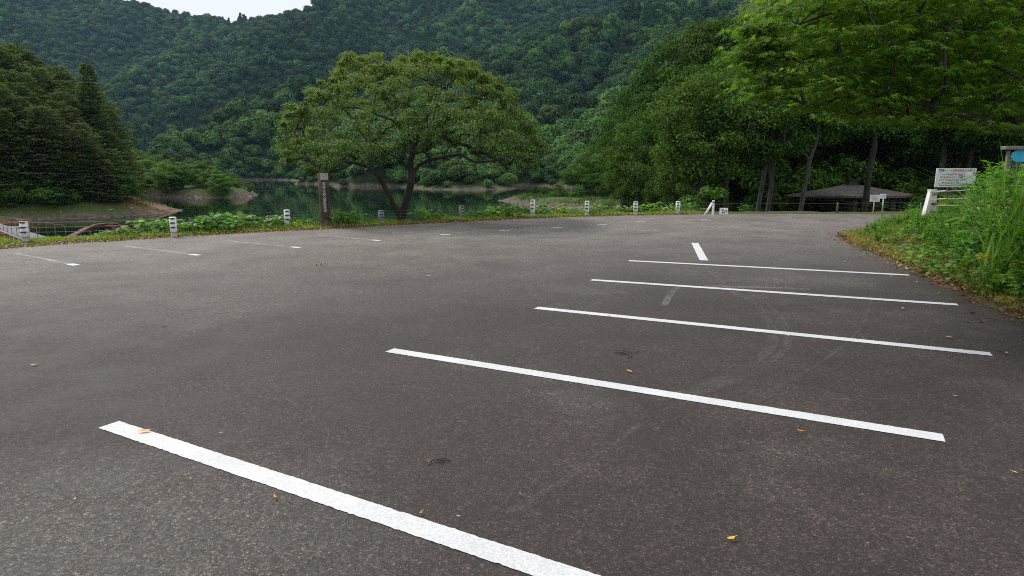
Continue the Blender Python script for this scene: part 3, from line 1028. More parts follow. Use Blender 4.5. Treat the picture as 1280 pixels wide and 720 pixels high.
for k, (px, py, Yd) in enumerate([(20, 222, 76), (52, 228, 77), (85, 214, 78), (112, 206, 79), (138, 205, 81), (150, 216, 83), (35, 236, 75), (70, 232, 76), (-10, 232, 76), (-40, 225, 76), (125, 226, 80), (100, 236, 77), (158, 232, 85), (3, 226, 78), (66, 218, 79), (118, 240, 79)]):
    p = D(px, py, Yd); z = TZ(p[0], Yd)
    plant_tree('bank_tree', [MOUNDT[k % 3], WOODS[k % 5]][0] if k in (4, 5, 10) else WOODS[k % 5], p[0], Yd, z - 0.3, p[2] - z + .3, 7 if k in (4, 5, 10) else 15,
               'bright green young tree at the foot of the dark conifers' if k in (4, 5, 10) else 'low spreading broadleaf tree leaning out below the dark conifers', 'tree', 'broadleaf trees under the conifers', wide=0.95 + 0.2 * (k % 3))

for k in range(22):
    px = -70 + 236 * ((k * 9) % 22) / 21 + RNG.uniform(-4, 4)
    Yd = np.interp(px, [-70, 0, 100, 140, 170], [72, 72.5, 74, 78, 86]) + RNG.uniform(0, 3)
    x = (px - 640) / 800 * Yd / (math.cos(PITCH) - 0.05 * math.sin(PITCH)) * 1.0
    plant_tree('shrub', SHRUBS[k % 3], x, Yd, TZ(x, Yd) - 0.2, RNG.uniform(1.5, 3.4), 2.4, 'leafy shrub fringing the grassy bank below the conifers', 'shrub', 'shrubs fringing the conifer bank', wide=1.3)
for k in range(20):
    px = 158 + 150 * ((k * 7) % 20) / 19 + RNG.uniform(-4, 4)
    Yd = RNG.uniform(131.5, 150)
    ty = np.interp(px, [160, 185, 215, 245, 270, 290, 305], [182, 186, 194, 194, 201, 208, 222]) + (152 - Yd) * 0.6 + RNG.uniform(-2, 7)
    p = D(px, ty, Yd); z = TZ(p[0], Yd)
    plant_tree('islet_tree', MOUNDT[k % 3], p[0], Yd, z - 0.3, max(2.5, p[2] - z + .3), 7, 'bright green rounded tree on the rocky point beyond the conifers', 'tree', 'bright trees on the rocky point', wide=1.15)

# ---- peninsula trees and the dark woods on the far side of the lot
for k, (px, py, Yd, h_) in enumerate([(700, 205, 108, 0), (716, 190, 112, 0), (735, 176, 116, 0), (752, 158, 118, 0), (690, 228, 106, 0), (722, 216, 105, 0), (745, 200, 104, 0), (768, 168, 110, 0),
                                   (775, 192, 98, 0), (672, 236, 107, 0), (705, 230, 101, 0), (738, 226, 98, 0), (765, 215, 94, 0), (795, 205, 92, 0), (785, 150, 106, 0), (660, 243, 108, 0)]):
    px += 17 if px > 690 else 9
    p = D(px, py, Yd); z = TZ(p[0], Yd)
    plant_tree('shore_tree', MOUNDT[k % 3] if k % 3 == 1 else WOODS[k % 5], p[0], Yd, z - 0.3, max(2.0, p[2] - z + .3), 7 if k % 3 == 1 else 15,
               'tree in the low wood on the grassy spit across the water', 'tree', 'trees on the grassy spit', wide=1.15 if k % 3 == 1 else 1.35)
BIG = [(797, 106, 70), (814, 70, 66), (834, 52, 66), (856, 38, 64), (878, 26, 62), (905, 12, 62), (932, 8, 60), (802, 140, 58), (846, 104, 55), (872, 80, 52), (900, 62, 50), (925, 50, 52),
       (955, 22, 62), (790, 186, 60), (836, 180, 50), (865, 160, 46)]
for k, (px, py, Yd) in enumerate(BIG):
    p = D(px, py, Yd); z = TZ(p[0], Yd)
    plant_tree('broadleaf_tree', WOODS[k % 5], p[0], Yd, z - 0.3, p[2] - z + .3, 15, 'tall dark leafy tree in the clump between the spit and the pavilion', 'tree', 'tall clump beyond the last guard posts', wide=0.72 if px < 840 else 0.86)
p = D(985, -25, 70)
plant_tree('broadleaf_tree', PALET, p[0], 70, TZ(p[0], 70), p[2] - TZ(p[0], 70), 15, 'pale yellow-green tree showing above the tip of the maple branch', 'tree')
TR = [(955, 60, 37, 0, 'slim pale trunked tree, first of a pair short of the pavilion roof'), (973, 55, 38, 1, 'slim pale trunked tree, second of a pair short of the pavilion roof'),
      (1010, 40, 36, 0, 'leaning pale trunked tree standing before the low pavilion roof'), (1102, 20, 38, 2, 'thick dark trunked tree rising behind the two small notice signs'), (878, 90, 34, 2, 'thick dark tree just behind the braced end post'),
      (920, 80, 35, 2, 'dark tree behind the small white marker board')]
for px, py, Yd, md, lab in TR:
    p = D(px, py, Yd); z = TZ(p[0], Yd)
    plant_tree('broadleaf_tree', TRUNKY[md] if md < 2 else DARKT, p[0], Yd, z - 0.3, p[2] - z + .3, 15, lab, 'tree')
for k in range(40):
    px = 960 + 400 * ((k * 11) % 40) / 40 + RNG.uniform(-6, 6)
    Yd = [46, 52, 60, 70, 82][k % 5] + RNG.uniform(-2, 2)
    if 975 < px < 1155 and Yd < 58: Yd += 13
    x = (px - 640) / 800 * Yd * 1.0
    z = TZ(x, Yd)
    plant_tree('broadleaf_tree', (WOODS + TRUNKY)[k % 7], x, Yd, z - 0.3, RNG.uniform(12, 17), 15, 'dark woodland tree in the dense wood behind the pavilion', 'tree', 'dense wood behind the pavilion', wide=1.05)
for k in range(34):
    px = 800 + 470 * ((k * 13) % 34) / 34 + RNG.uniform(-5, 5)
    Yd = [41, 38, 47, 52, 58][k % 5] + RNG.uniform(-1.5, 1.5)
    if 970 < px < 1160 and Yd < 51: Yd = 52 + (k % 3)
    x = (px - 640) / 800 * Yd
    if x < 7: continue
    plant_tree('shrub', SHRUBS[k % 3], x, Yd, TZ(x, Yd) - 0.1, RNG.uniform(1.8, 3.2), 2.4, 'leafy understorey shrub in the shade below the woodland trees', 'shrub', 'understorey shrubs of the wood', wide=1.2)
rs = np.random.default_rng(64)
for k in range(34):                                        # taller undergrowth closing the wood below the crowns
    px = 895 + 400 * ((k * 13) % 34) / 34 + rs.uniform(-5, 5)
    Yd = [50, 56, 62][k % 3] + rs.uniform(-1.5, 1.5)
    x = (px - 640) / 800 * Yd
    plant_tree('shrub', SHRUBS[[0, 1, 0, 2][k % 4]], x, Yd, TZ(x, Yd) - 0.1, rs.uniform(3.0, 5.5), 2.4, 'leafy understorey shrub in the shade below the woodland trees', 'shrub', 'understorey shrubs of the wood', rz=rs.uniform(0, 6.28), wide=1.0)
p = G(905, 268); 
plant_tree('shrub', SHRUBS[1], p[0] + .3, p[1] + 3.0, -1.2, 2.2, 2.4, 'bright green shrub behind the small white marker board', 'shrub')

# ---- mountain forest: crowns instanced over the slopes
def hill_crown(seed, R, H, npads, nleaf, size, cone=False, mat=None):
    r = np.random.default_rng(seed)
    C, Rr = [], []
    for i in range(npads):
        u = nrm(r.normal(0, 1, 3) + np.array([0, 0, 0.4]))
        if u[2] < -0.3: u[2] *= -1
        f = r.uniform(0.45, 0.85)
        if cone:
            zz_ = r.random() ** 0.8
            a = r.uniform(0, 6.28)
            C.append(np.array([math.cos(a), math.sin(a), 0]) * R * (1 - zz_) * 0.75 + np.array([0, 0, zz_ * H]))
            Rr.append((R * 0.3, R * 0.3, R * 0.16))
        else:
            C.append(np.array([u[0] * R * f, u[1] * R * f, H * 0.5 + u[2] * H * 0.42 * f]))
            rr = R * r.uniform(0.26, 0.46)
            Rr.append((rr, rr, rr * 0.75))
    V, F = pad_leaves(r, np.array(C), np.array(Rr), nleaf, size, up=0.25, shell=0.6, aspect=0.75, jit=0.3, dome=0.0 if cone else 0.8, mid=(0, 0, H * 0.3))
    return np_mesh('hill_crown', V, F, mat)
SRC = bpy.data.collections.new('hill_crowns')            # models for the instances below; not part of the scene itself
for k in range(6):
    me = hill_crown(700 + k, 4.6, 8.0 if k < 5 else 10.5, 30, 60, 0.85, cone=(k == 5), mat=M_HILL if k < 3 else M_HILLD)
    SRC.objects.link(bpy.data.objects.new('hill_crown', me))

def scatter_group(name, coll):
    ng = bpy.data.node_groups.new(name, 'GeometryNodeTree')
    ng.interface.new_socket('Geometry', in_out='INPUT', socket_type='NodeSocketGeometry')
    ng.interface.new_socket('Geometry', in_out='OUTPUT', socket_type='NodeSocketGeometry')
    n = ng.nodes
    gi, go = n.new('NodeGroupInput'), n.new('NodeGroupOutput')
    ci = n.new('GeometryNodeCollectionInfo')
    ci.inputs['Collection'].default_value = coll
    ci.inputs['Separate Children'].default_value = True
    ci.inputs['Reset Children'].default_value = True
    ip = n.new('GeometryNodeInstanceOnPoints')
    ip.inputs['Pick Instance'].default_value = True
    def attr(nm, typ):
        a = n.new('GeometryNodeInputNamedAttribute'); a.data_type = typ
        a.inputs['Name'].default_value = nm
        return a.outputs['Attribute']
    l = ng.links
    l.new(gi.outputs[0], ip.inputs['Points'])
    l.new(ci.outputs[0], ip.inputs['Instance'])
    l.new(attr('pick', 'INT'), ip.inputs['Instance Index'])
    l.new(attr('rot', 'FLOAT_VECTOR'), ip.inputs['Rotation'])
    l.new(attr('scl', 'FLOAT_VECTOR'), ip.inputs['Scale'])
    l.new(ip.outputs[0], go.inputs[0])
    return ng

def scatter(name, P, pick, rot, scl, ng, label=None, mat=None):
    me = bpy.data.meshes.new(name)
    me.vertices.add(len(P))
    me.vertices.foreach_set('co', np.asarray(P, np.float32).ravel())
    a = me.attributes.new('pick', 'INT', 'POINT'); a.data.foreach_set('value', np.asarray(pick, np.int32))
    a = me.attributes.new('rot', 'FLOAT_VECTOR', 'POINT'); a.data.foreach_set('vector', np.asarray(rot, np.float32).ravel())
    a = me.attributes.new('scl', 'FLOAT_VECTOR', 'POINT'); a.data.foreach_set('vector', np.asarray(scl, np.float32).ravel())
    o = link(name, me)
    md = o.modifiers.new('scatter', 'NODES')
    md.node_group = ng
    tag(o, kind='stuff')
    return o

NG_HILL = scatter_group('forest_scatter', SRC)
def forest(name, r0, r1, step, seed, scale, zmax=1e9, zmin=-2.9):
    r = np.random.default_rng(seed)
    X = np.arange(-r1 * 0.95, r1 * 0.95, step); Yv = np.arange(60, r1, step)
    xx, yy_ = np.meshgrid(X, Yv)
    xx = xx.ravel() + r.uniform(-.5, .5, xx.size) * step; yy_ = yy_.ravel() + r.uniform(-.5, .5, yy_.size) * step
    rr = np.hypot(xx, yy_)
    an = np.degrees(np.arctan2(xx, yy_))
    k = (rr > r0) & (rr <= r1) & (np.abs(an) < 56)
    xx, yy_, rr, an = xx[k], yy_[k], rr[k], an[k]
    z = terrain(xx, yy_)
    e = 4.0
    gx_, gy_ = (terrain(xx + e, yy_) - z) / e, (terrain(xx, yy_ + e) - z) / e
    vz = (z + 8 - CAM_H) / rr
    facing = (gx_ * xx + gy_ * yy_) / rr - vz               # > 0: the slope turns to the viewer
    k = (z > zmin) & (z < zmax) & (facing > -0.12) & (-sdist(xx, yy_, LAND_L) < -2) & (-sdist(xx, yy_, LAND_M) < -1)
    k &= ~((-sdist(xx, yy_, LAND_R) > -3) & (rr < 128) & (xx < 60))
    xx, yy_, z, rr = xx[k], yy_[k], z[k], rr[k]
    # keep what is not far below the skyline of nearer ground (per azimuth bin)
    az = np.clip(np.arctan2(xx, yy_), -1.0, 1.0); el = (z + 12 - CAM_H) / rr
    o = np.argsort(rr); b_ = np.clip(((az + 1.0) / 2.0 * 300).astype(int), 0, 299)
    mxe = np.full(300, -1.0); keep = np.zeros(len(rr), bool)
    for i in o:
        if el[i] > mxe[b_[i]] - 0.02: keep[i] = True
        mxe[b_[i]] = max(mxe[b_[i]], (z[i] - CAM_H) / rr[i])
    xx, yy_, z = xx[keep], yy_[keep], z[keep]
    n = len(xx)
    s = scale * (0.5 + 1.1 * r.random(n) ** 1.6 + 0.1) * (1 + 0.35 * fbm(xx, yy_, 60, 2, 8))
    # crowns stand smaller close to the water's edge
    s = s * np.clip(0.7 + (z + 2) / 14, 0.7, 1.0)
    spc_tone = fbm(xx - 300, yy_ + 90, 130, 3, 44) + (0.10 if r1 > 1000 else -0.16) + r.normal(0, 0.16, n)  # species patches, plus light and haze contrast between ridges put into crown colour
    pick = np.where(spc_tone > 0, r.integers(3, 5, n), r.integers(0, 3, n))
    pick = np.where((fbm(xx, yy_, 140, 3, 21) > 0.22) & (r.random(n) < 0.5), 5, pick)
    rot = np.stack([r.normal(0, 0.1, n), r.normal(0, 0.1, n), r.uniform(0, 6.28, n)], 1)
    scl = np.stack([s, s, s * r.uniform(0.85, 1.3, n)], 1)
    print(name, n)
    return scatter(name, np.stack([xx, yy_, z - 0.8], 1), pick, rot, scl, NG_HILL)
forest('hillside_forest', 96, 760, 6.2, 31, 1.05, zmin=1.0)
forest('shore_forest', 120, 620, 3.3, 33, 0.62, zmax=7.0, zmin=-3.0)
forest('mountain_forest', 760, 1720, 7.4, 32, 1.12)

# ------------------------------------------------------------------ verge, weeds, litter
def scatter_near(n, poly_a, off0, off1, seed):
    """points along an edge polyline, off0..off1 metres outside the lot"""
    r = np.random.default_rng(seed)
    P = np.array(poly_a)
    sl = np.linalg.norm(np.diff(P, axis=0), axis=1)
    w_ = sl / sl.sum()
    i = r.choice(len(sl), n, p=w_)
    t = r.random(n)
    a, b2 = P[i], P[i + 1]
    d = nrm(b2 - a)
    nn = np.stack([-d[:, 1], d[:, 0]], 1)            # left of the walking direction = outside for these edges
    o = r.uniform(off0, off1, n)
    return a + (b2 - a) * t[:, None] + nn * o[:, None], o, r

def blades(p, h, w, r, lean=0.35, segs=3):
    n = len(p)
    a = r.uniform(0, 6.28, n)
    d = np.stack([np.cos(a), np.sin(a), np.zeros(n)], 1)
    s = np.stack([-np.sin(a + r.normal(0, .5, n)), np.cos(a), np.zeros(n)], 1)
    ln = (np.abs(r.normal(0, lean, n)) + 0.08)
    V = np.zeros((n, (segs + 1) * 2, 3))
    for k in range(segs + 1):
        f = k / segs
        c = p + np.array([0, 0, 1.0]) * (h * (f - 0.35 * ln * f * f))[:, None] + d * (h * ln * f ** 2)[:, None]
        ww = (w * (1 - 0.92 * f ** 1.5))[:, None] * 0.5
        V[:, 2 * k] = c + s * ww; V[:, 2 * k + 1] = c - s * ww
    base = np.arange(n)[:, None] * (segs + 1) * 2
    F = np.concatenate([base + np.array([[2 * k, 2 * k + 1, 2 * k + 3, 2 * k + 2]]) for k in range(segs)])
    return V.reshape(-1, 3), F

vis_edge = LAKE_EDGE[1:13]
pts, off, r = scatter_near(52000, vis_edge, 0.0, 1.9, 51)
k = r.random(len(pts)) < np.clip(0.45 + 1.6 * fbm(pts[:, 0], pts[:, 1], 1.8, 3, 33) + off * 0.35, 0.06, 1)
pts, off = pts[k], off[k]
hgt = r.uniform(0.04, 0.13, len(pts)) * np.clip(off * 1.3 + 0.2, 0.25, 1.25) * np.clip(1 + 1.5 * fbm(pts[:, 0], pts[:, 1], 1.1, 2, 34), 0.5, 1.8)
z = terrain(pts[:, 0], pts[:, 1])
V, F = blades(np.stack([pts[:, 0], pts[:, 1], z], 1), hgt, np.full(len(pts), 0.012) * r.uniform(0.7, 1.5, len(pts)), r, 0.5)
tag(link('verge_grass', np_mesh('verge_grass', V, F, M_GRASS)), kind='stuff')

r = np.random.default_rng(58)
gx1, gy1 = r.uniform(-105, 30, 150000), r.uniform(62, 118, 150000)
z1 = terrain(gx1, gy1)
k = (z1 > -3.05) & (z1 < 0.5) & (np.abs(np.arctan2(gx1, gy1)) < RAD(44)) & ((gx1 > -30) | (r.random(len(gx1)) < np.clip((z1 + 3.0) / 1.6, 0, 0.5)))
k &= r.random(len(gx1)) < np.clip((fbm(gx1, gy1, 5, 3, 77) + 0.35) * 1.6, 0.05, 1)
gx1, gy1, z1 = gx1[k], gy1[k], z1[k]
V, F = blades(np.stack([gx1, gy1, z1 - 0.03], 1), r.uniform(0.15, 0.6, len(gx1)), np.full(len(gx1), 0.09), r, 0.5, 2)
print('shore grass', len(gx1))
tag(link('shore_grass', np_mesh('shore_grass', V, F, M_WOOD)), kind='stuff')

def rock_mesh(seed):
    r = np.random.default_rng(seed)
    bm = bmesh.new()
    bmesh.ops.create_icosphere(bm, subdivisions=2, radius=1.0)
    k = r.uniform(0.6, 1.2, 3)
    for v in bm.verts:
        q = np.array(v.co)
        f = 1 + 0.5 * vnoise(np.array([q[0] * 1.7 + seed]), np.array([q[1] * 1.7 + q[2] * 2.3]), seed)[0]
        v.co = Vector((q[0] * f * k[0], q[1] * f * k[1], q[2] * f * 0.6))
    me = bpy.data.meshes.new('rock')
    bm.to_mesh(me); bm.free()
    me.materials.append(M_ROCK)
    return me
M_ROCK = mat_simple('shore_rock', (0.05, 0.04, 0.033), (0.26, 0.235, 0.20), 1.5, 0.95, bump=0.5)
RSRC = bpy.data.collections.new('rock_models')
for k in range(4):
    RSRC.objects.link(bpy.data.objects.new('rock', rock_mesh(880 + k)))
r = np.random.default_rng(59)
gx1, gy1 = r.uniform(-110, 30, 60000), r.uniform(60, 160, 60000)
z1 = terrain(gx1, gy1)
k = (z1 > -3.7) & (z1 < -2.5) & (np.abs(np.arctan2(gx1, gy1)) < RAD(44)) & (r.random(len(gx1)) < 0.35 * np.exp(-(z1 + 3.6) * 2.0))
gx1, gy1, z1 = gx1[k], gy1[k], z1[k]
n = len(gx1)
sz = 0.12 + 0.30 * r.random(n) ** 3
print('rocks', n)
scatter('shore_rocks', np.stack([gx1, gy1, z1], 1), r.integers(0, 4, n), np.stack([r.normal(0, .3, n), r.normal(0, .3, n), r.uniform(0, 6.28, n)], 1), np.stack([sz, sz, sz], 1), scatter_group('rock_scatter', RSRC))

def litter(name, pts, r, size, mat, lift=0.012):
    z = np.maximum(terrain(pts[:, 0], pts[:, 1]), 0.0) + lift * r.random(len(pts)) + 0.004
    p = np.stack([pts[:, 0], pts[:, 1], z], 1)
    a = r.uniform(0, 6.28, len(p))
    d = np.stack([np.cos(a), np.sin(a), r.normal(0, 0.12, len(p))], 1)
    n = nrm(np.array([0, 0, 1.0]) + r.normal(0, 0.3, p.shape))
    d = nrm(d - n * np.sum(d * n, -1, keepdims=True))
    l = size * r.uniform(0.5, 1.3, len(p))
    V, F = leaf_quads(p, d, n, l, l * 0.5, -0.1, 0.06)
    return tag(link(name, np_mesh(name, V, F, mat)), kind='stuff')
M_LITTER = mat_leaf('dry_leaf', (0.05, 0.026, 0.013), (0.20, 0.105, 0.04), (0.48, 0.30, 0.13), 0.1, 0.7)
pts, off, r = scatter_near(9000, vis_edge, -0.15, 0.5, 52)
litter('verge_leaf_litter', pts, r, 0.06, M_LITTER)

front_edge = MOUND_EDGE[3:-2]
pts, off, r = scatter_near(16000, front_edge, 0.0, 1.3, 53)
k = r.random(len(pts)) < np.exp(-np.abs(off - 0.35) * 1.7)
pts2, off2, r2 = scatter_near(1300, front_edge, -0.9, 0.0, 54)
k2 = r2.random(len(pts2)) < np.exp(off2 * 4.5)
litter('mound_leaf_litter', np.concatenate([pts[k], pts2[k2]]), r, 0.065, M_LITTER, 0.03)

# plant models for the mound
def weed_upright(seed, H, n, ll, lw, mat):
    r = np.random.default_rng(seed)
    VV, FF, o = [], [], 0
    for s in range(r.integers(4, 7)):
        a = r.uniform(0, 6.28)
        hh_ = H * r.uniform(0.65, 1.1)
        t = np.linspace(0, 1, 6)
        off = r.normal(0, 0.06, 2)
        P = np.stack([off[0] + math.cos(a) * 0.25 * hh_ * t ** 1.6, off[1] + math.sin(a) * 0.25 * hh_ * t ** 1.6, hh_ * t], 1)
        V, F = tube_vf(P, np.linspace(0.005, 0.002, 6), 4)
        VV.append(V); FF.append(F + o); o += len(V)
        tt = r.uniform(0.15, 1.0, n)
        p = np.stack([np.interp(tt, t, P[:, i]) for i in range(3)], 1)
        an = r.uniform(0, 6.28, n)
        d = nrm(np.stack([np.cos(an), np.sin(an), r.uniform(-0.1, 0.7, n)], 1))
        nn = nrm(np.array([0, 0, 1.0]) + r.normal(0, 0.35, p.shape))
        nn = nrm(nn - d * np.sum(d * nn, -1, keepdims=True))
        l = ll * r.uniform(0.6, 1.2, n) * (1.15 - 0.6 * tt)
        V, F = leaf_quads(p, d, nn, l, l * lw, 0.18, 0.08)
        VV.append(V); FF.append(F + o); o += len(V)
    return np_mesh('weed', np.concatenate(VV), np.concatenate(FF), mat)

def round_leaf(p, d, n, l, seg=9):
    """broad heart-shaped leaf as a cupped fan of quads"""
    s = nrm(np.cross(d, n)); n = np.cross(s, d)
    out_ = np.array([(0, 0), (0.10, 0.30), (0.36, 0.50), (0.66, 0.38), (1.0, 0.0), (0.66, -0.38), (0.36, -0.50), (0.10, -0.30)])
    hz = np.array([0, .04, .10, .05, -0.10, .05, .10, .04])
    V = p[:, None] + d[:, None] * (out_[None, :, 0:1] * l[:, None, None]) + s[:, None] * (out_[None, :, 1:2] * l[:, None, None]) + n[:, None] * (hz[None, :, None] * l[:, None, None])
    b_ = np.arange(len(p))[:, None] * 8
    F = np.concatenate([b_ + np.array([[0, 1, 7, 0]])[:, [0, 1, 2, 2]], b_ + np.array([[1, 2, 6, 7]]), b_ + np.array([[2, 3, 5, 6]]), b_ + np.array([[3, 4, 5, 5]])])
    F = np.concatenate([b_ + np.array([[1, 2, 6, 7]]), b_ + np.array([[2, 3, 5, 6]])])
    T1 = b_ + np.array([[0, 1, 7]]); T2 = b_ + np.array([[3, 4, 5]])
    return V.reshape(-1, 3), F, np.concatenate([T1, T2])

def broad_plant(seed, n, H, R, ll, mat, name='broad_weed'):
    r = np.random.default_rng(seed)
    me_v, me_f = [], []
    mb = MB()
    a = r.uniform(0, 6.28, n); q = r.random(n) ** 0.6
    p = np.stack([np.cos(a) * R * q, np.sin(a) * R * q, H * (0.35 + 0.65 * r.random(n)) * (1.1 - 0.5 * q)], 1)
    d = nrm(np.stack([np.cos(a), np.sin(a), r.uniform(-0.6, 0.1, n)], 1) + r.normal(0, 0.35, (n, 3)))
    nn = nrm(np.array([0, 0, 1.0]) + np.stack([np.cos(a), np.sin(a), 0 * a], 1) * 0.35 + r.normal(0, 0.22, (n, 3)))
    nn = nrm(nn - d * np.sum(d * nn, -1, keepdims=True))
    l = ll * r.uniform(0.55, 1.2, n)
    V, Q, T = round_leaf(p, d, nn, l)
    mb.v = [tuple(v) for v in V.tolist()]
    mb.f = [tuple(f) for f in Q.tolist()] + [tuple(f) for f in T.tolist()]
    mb.s = [False] * len(mb.f)
    for i in range(n):
        st = np.array([p[i, 0] * 0.25, p[i, 1] * 0.25, 0])
        mid_ = (st + p[i]) / 2 + np.array([0, 0, 0.05])
        mb.tube([st, mid_, p[i]], [0.004, 0.003, 0.002], 4, caps=False)
    return mb.mesh(name, mat)

def tussock(seed, n, H, mat):
    r = np.random.default_rng(seed)
    p = np.concatenate([r.normal(0, 0.10, (n, 2)), np.zeros((n, 1))], 1)
    V, F = blades(p, H * r.uniform(0.55, 1.1, n), np.full(n, 0.018 if H < 1 else 0.026) * r.uniform(0.6, 1.3, n), r, 0.55 if H < 1 else 0.8, 7)
    return np_mesh('blades', V, F, mat)

WSRC = bpy.data.collections.new('weed_models')
for k in range(3):
    WSRC.objects.link(bpy.data.objects.new('w%d_upright' % k, weed_upright(800 + k, 0.6, 44, [0.085, 0.12, 0.10][k], [0.34, 0.5, 0.42][k], M_WEED)))
for k in range(2):
    WSRC.objects.link(bpy.data.objects.new('w%d_creeper' % (k + 3), broad_plant(810 + k, 34, 0.28, 0.3, 0.075 + 0.03 * k, M_WEED)))
for k in range(2):
    WSRC.objects.link(bpy.data.objects.new('w%d_grass' % (k + 5), tussock(820 + k, 42, 0.42, M_GRASS if k else M_REED)))
NG_WEED = scatter_group('weed_scatter', WSRC)
r = np.random.default_rng(61)
xx, yy_ = r.uniform(4.6, 24, 16000), r.uniform(3.0, 22.5, 16000)
sl = sdist(xx, yy_, LOT)
az = np.degrees(np.arctan2(xx, yy_))
k = (sl > 0.3) & (az < 46) & (yy_ < 23) & (r.random(len(xx)) < np.clip((sl - 0.45) * 1.3, 0.04, 1))
k &= r.random(len(xx)) < np.where(np.hypot(xx, yy_) < 14, 1, 0.6)
xx, yy_, sl = xx[k], yy_[k], sl[k]
n = len(xx)
farlow = np.maximum(np.clip((13.6 - yy_) / 5, 0.0, 1), 0.75 * np.clip((xx / yy_ - 0.70) / 0.05, 0, 1))                # the tip of the mound is overgrown only knee-high
s = (0.48 + 1.15 * np.clip(sl - 0.4, 0, 1.2) * (0.12 + 0.88 * farlow)) * r.uniform(0.6, 1.2, n) * (1 + 0.45 * np.clip((xx / yy_ - 0.715) / 0.05, 0, 1) * (yy_ < 12))
pick = r.choice(7, n, p=[.2, .21, .2, .15, .14, .05, .05])
print('weeds', n)
scatter('mound_weeds', np.stack([xx, yy_, terrain(xx, yy_) - 0.01], 1), pick, np.stack([r.normal(0, .12, n), r.normal(0, .12, n), r.uniform(0, 6.28, n)], 1), np.stack([s, s, s], 1), NG_WEED)

# dry short grass at the foot of the mound
pts, off, r = scatter_near(9000, front_edge, 0.15, 1.1, 56)
V, F = blades(np.stack([pts[:, 0], pts[:, 1], terrain(pts[:, 0], pts[:, 1])], 1), r.uniform(0.05, 0.16, len(pts)), np.full(len(pts), 0.007), r, 0.7)
tag(link('mound_dry_grass', np_mesh('mound_dry_grass', V, F, M_GRASS)), kind='stuff')

# tall pampas tussocks and big-leaved plants are things of their own
tus = [tussock(830 + k, 60, 1.5, M_REED) for k in range(3)]
spots = [(6.7, 8.75, 0.85, 'slender pampas tussock just uphill from the yellow stalk'), (7.2, 8.9, 1.0, 'pampas tussock leaning against the tallest arching clump'),
         (7.0, 8.95, 1.0, 'tall pampas tussock, the highest arching clump on the mound edge'), (7.3, 9.35, 1.05, 'tall pampas clump behind the tallest tussock'),
         (6.95, 8.35, 0.95, 'pampas clump low at the picture edge below the blue notice board'), (7.6, 9.9, 0.8, 'pampas tussock with blades beside the white sign'),
         (8.1, 10.6, 1.0, 'pampas tussock between white sign and notice board')]
for k, (x, y, s, lab) in enumerate(spots):
    o = link('pampas_grass', tus[k % 3], None, (x, y, TZ(x, y) - 0.02), (0, 0, k * 1.3))
    s *= 1.25
    o.scale = (s, s, s)
    tag(o, lab, 'grass clump', 'pampas tussocks on the mound')
big = [broad_plant(840 + k, 26, 0.55, 0.42, 0.15, M_WEED, 'broad_leaf_plant') for k in range(2)]
bspots = [(6.5, 9.4), (6.75, 8.5), (6.9, 9.9), (7.3, 10.9), (6.6, 8.0), (7.6, 11.6), (6.65, 10.3), (7.2, 11.3), (7.5, 10.4), (7.9, 12.6), (8.3, 13.8), (6.3, 8.6), (7.1, 9.6), (8.9, 13.0), (8.8, 15.3), (6.9, 9.0), (9.3, 14.4)]
for k, (x, y) in enumerate(bspots):
    o = link('broad_leaf_plant', big[k % 2], None, (x, y, TZ(x, y) + 0.05), (0, 0, k * 2.1))
    s = (0.75 + 0.35 * ((k * 37) % 10) / 10) * (0.78 if y < 11 else 0.6)
    o.scale = (s, s, s)
    tag(o, 'broad heart-leaved plant growing through the weeds of the mound', 'plant', 'heart-leaved plants on the mound')

# one yellowed stalk low in the mound
M_YPL = mat_leaf('yellowed_leaf', (0.50, 0.44, 0.01), (0.60, 0.54, 0.015), (0.66, 0.60, 0.03), 0.1)
p = D(1226, 322, 8.15)
gz_ = TZ(p[0], p[1])
o = thing('yellow_plant', 'single bright yellow leafy stalk low in the green weeds', 'plant', (p[0], p[1], gz_))
hz_ = max(0.25, p[2] - gz_)
MB().tube([(0, 0, -0.02), (0.02, 0, hz_ * 0.5), (0, 0, hz_ + 0.06)], [0.004, 0.003, 0.002], 5).build('stalk', M_WEED, o)
link('leaves', weed_upright(860, 0.09, 9, 0.035, 0.6, M_YPL), o, (0, 0, hz_ - 0.02))

# leafy weeds along the lake verge
vw = [broad_plant(850 + k, 40, 0.42, 0.45, 0.16, M_WEED, 'leafy_weed') for k in range(3)]
vpx = [118, 134, 142, 150, 160, 172, 182, 195, 230, 248, 262, 270, 278, 290, 300, 330, 345, 372, 388, 425, 437, 450, 535, 550, 600, 612, 632, 640, 648, 690, 712, 722, 748, 770, 790, 812, 835, 870]
for k, px in enumerate(vpx):
    ye = np.interp(px, [e[0] for e in edge_px], [e[1] for e in edge_px])
    p = G(px, ye)
    dn = RNG.uniform(0.7, 1.6)
    x, y = p[0] - 0.25 * dn, p[1] + dn
    hs_ = 1.25 if px in (262, 270, 278, 290, 640) else (0.55 if px < 155 else RNG.uniform(0.75, 1.2))
    o = link('leafy_weed', vw[k % 3], None, (x, y, TZ(x, y)), (0, 0, k * 1.7))
    o.scale = (hs_, hs_, hs_)
    tag(o, 'bright green leafy weed on the grassy verge above the lake', 'weed', 'leafy weeds along the lake verge')

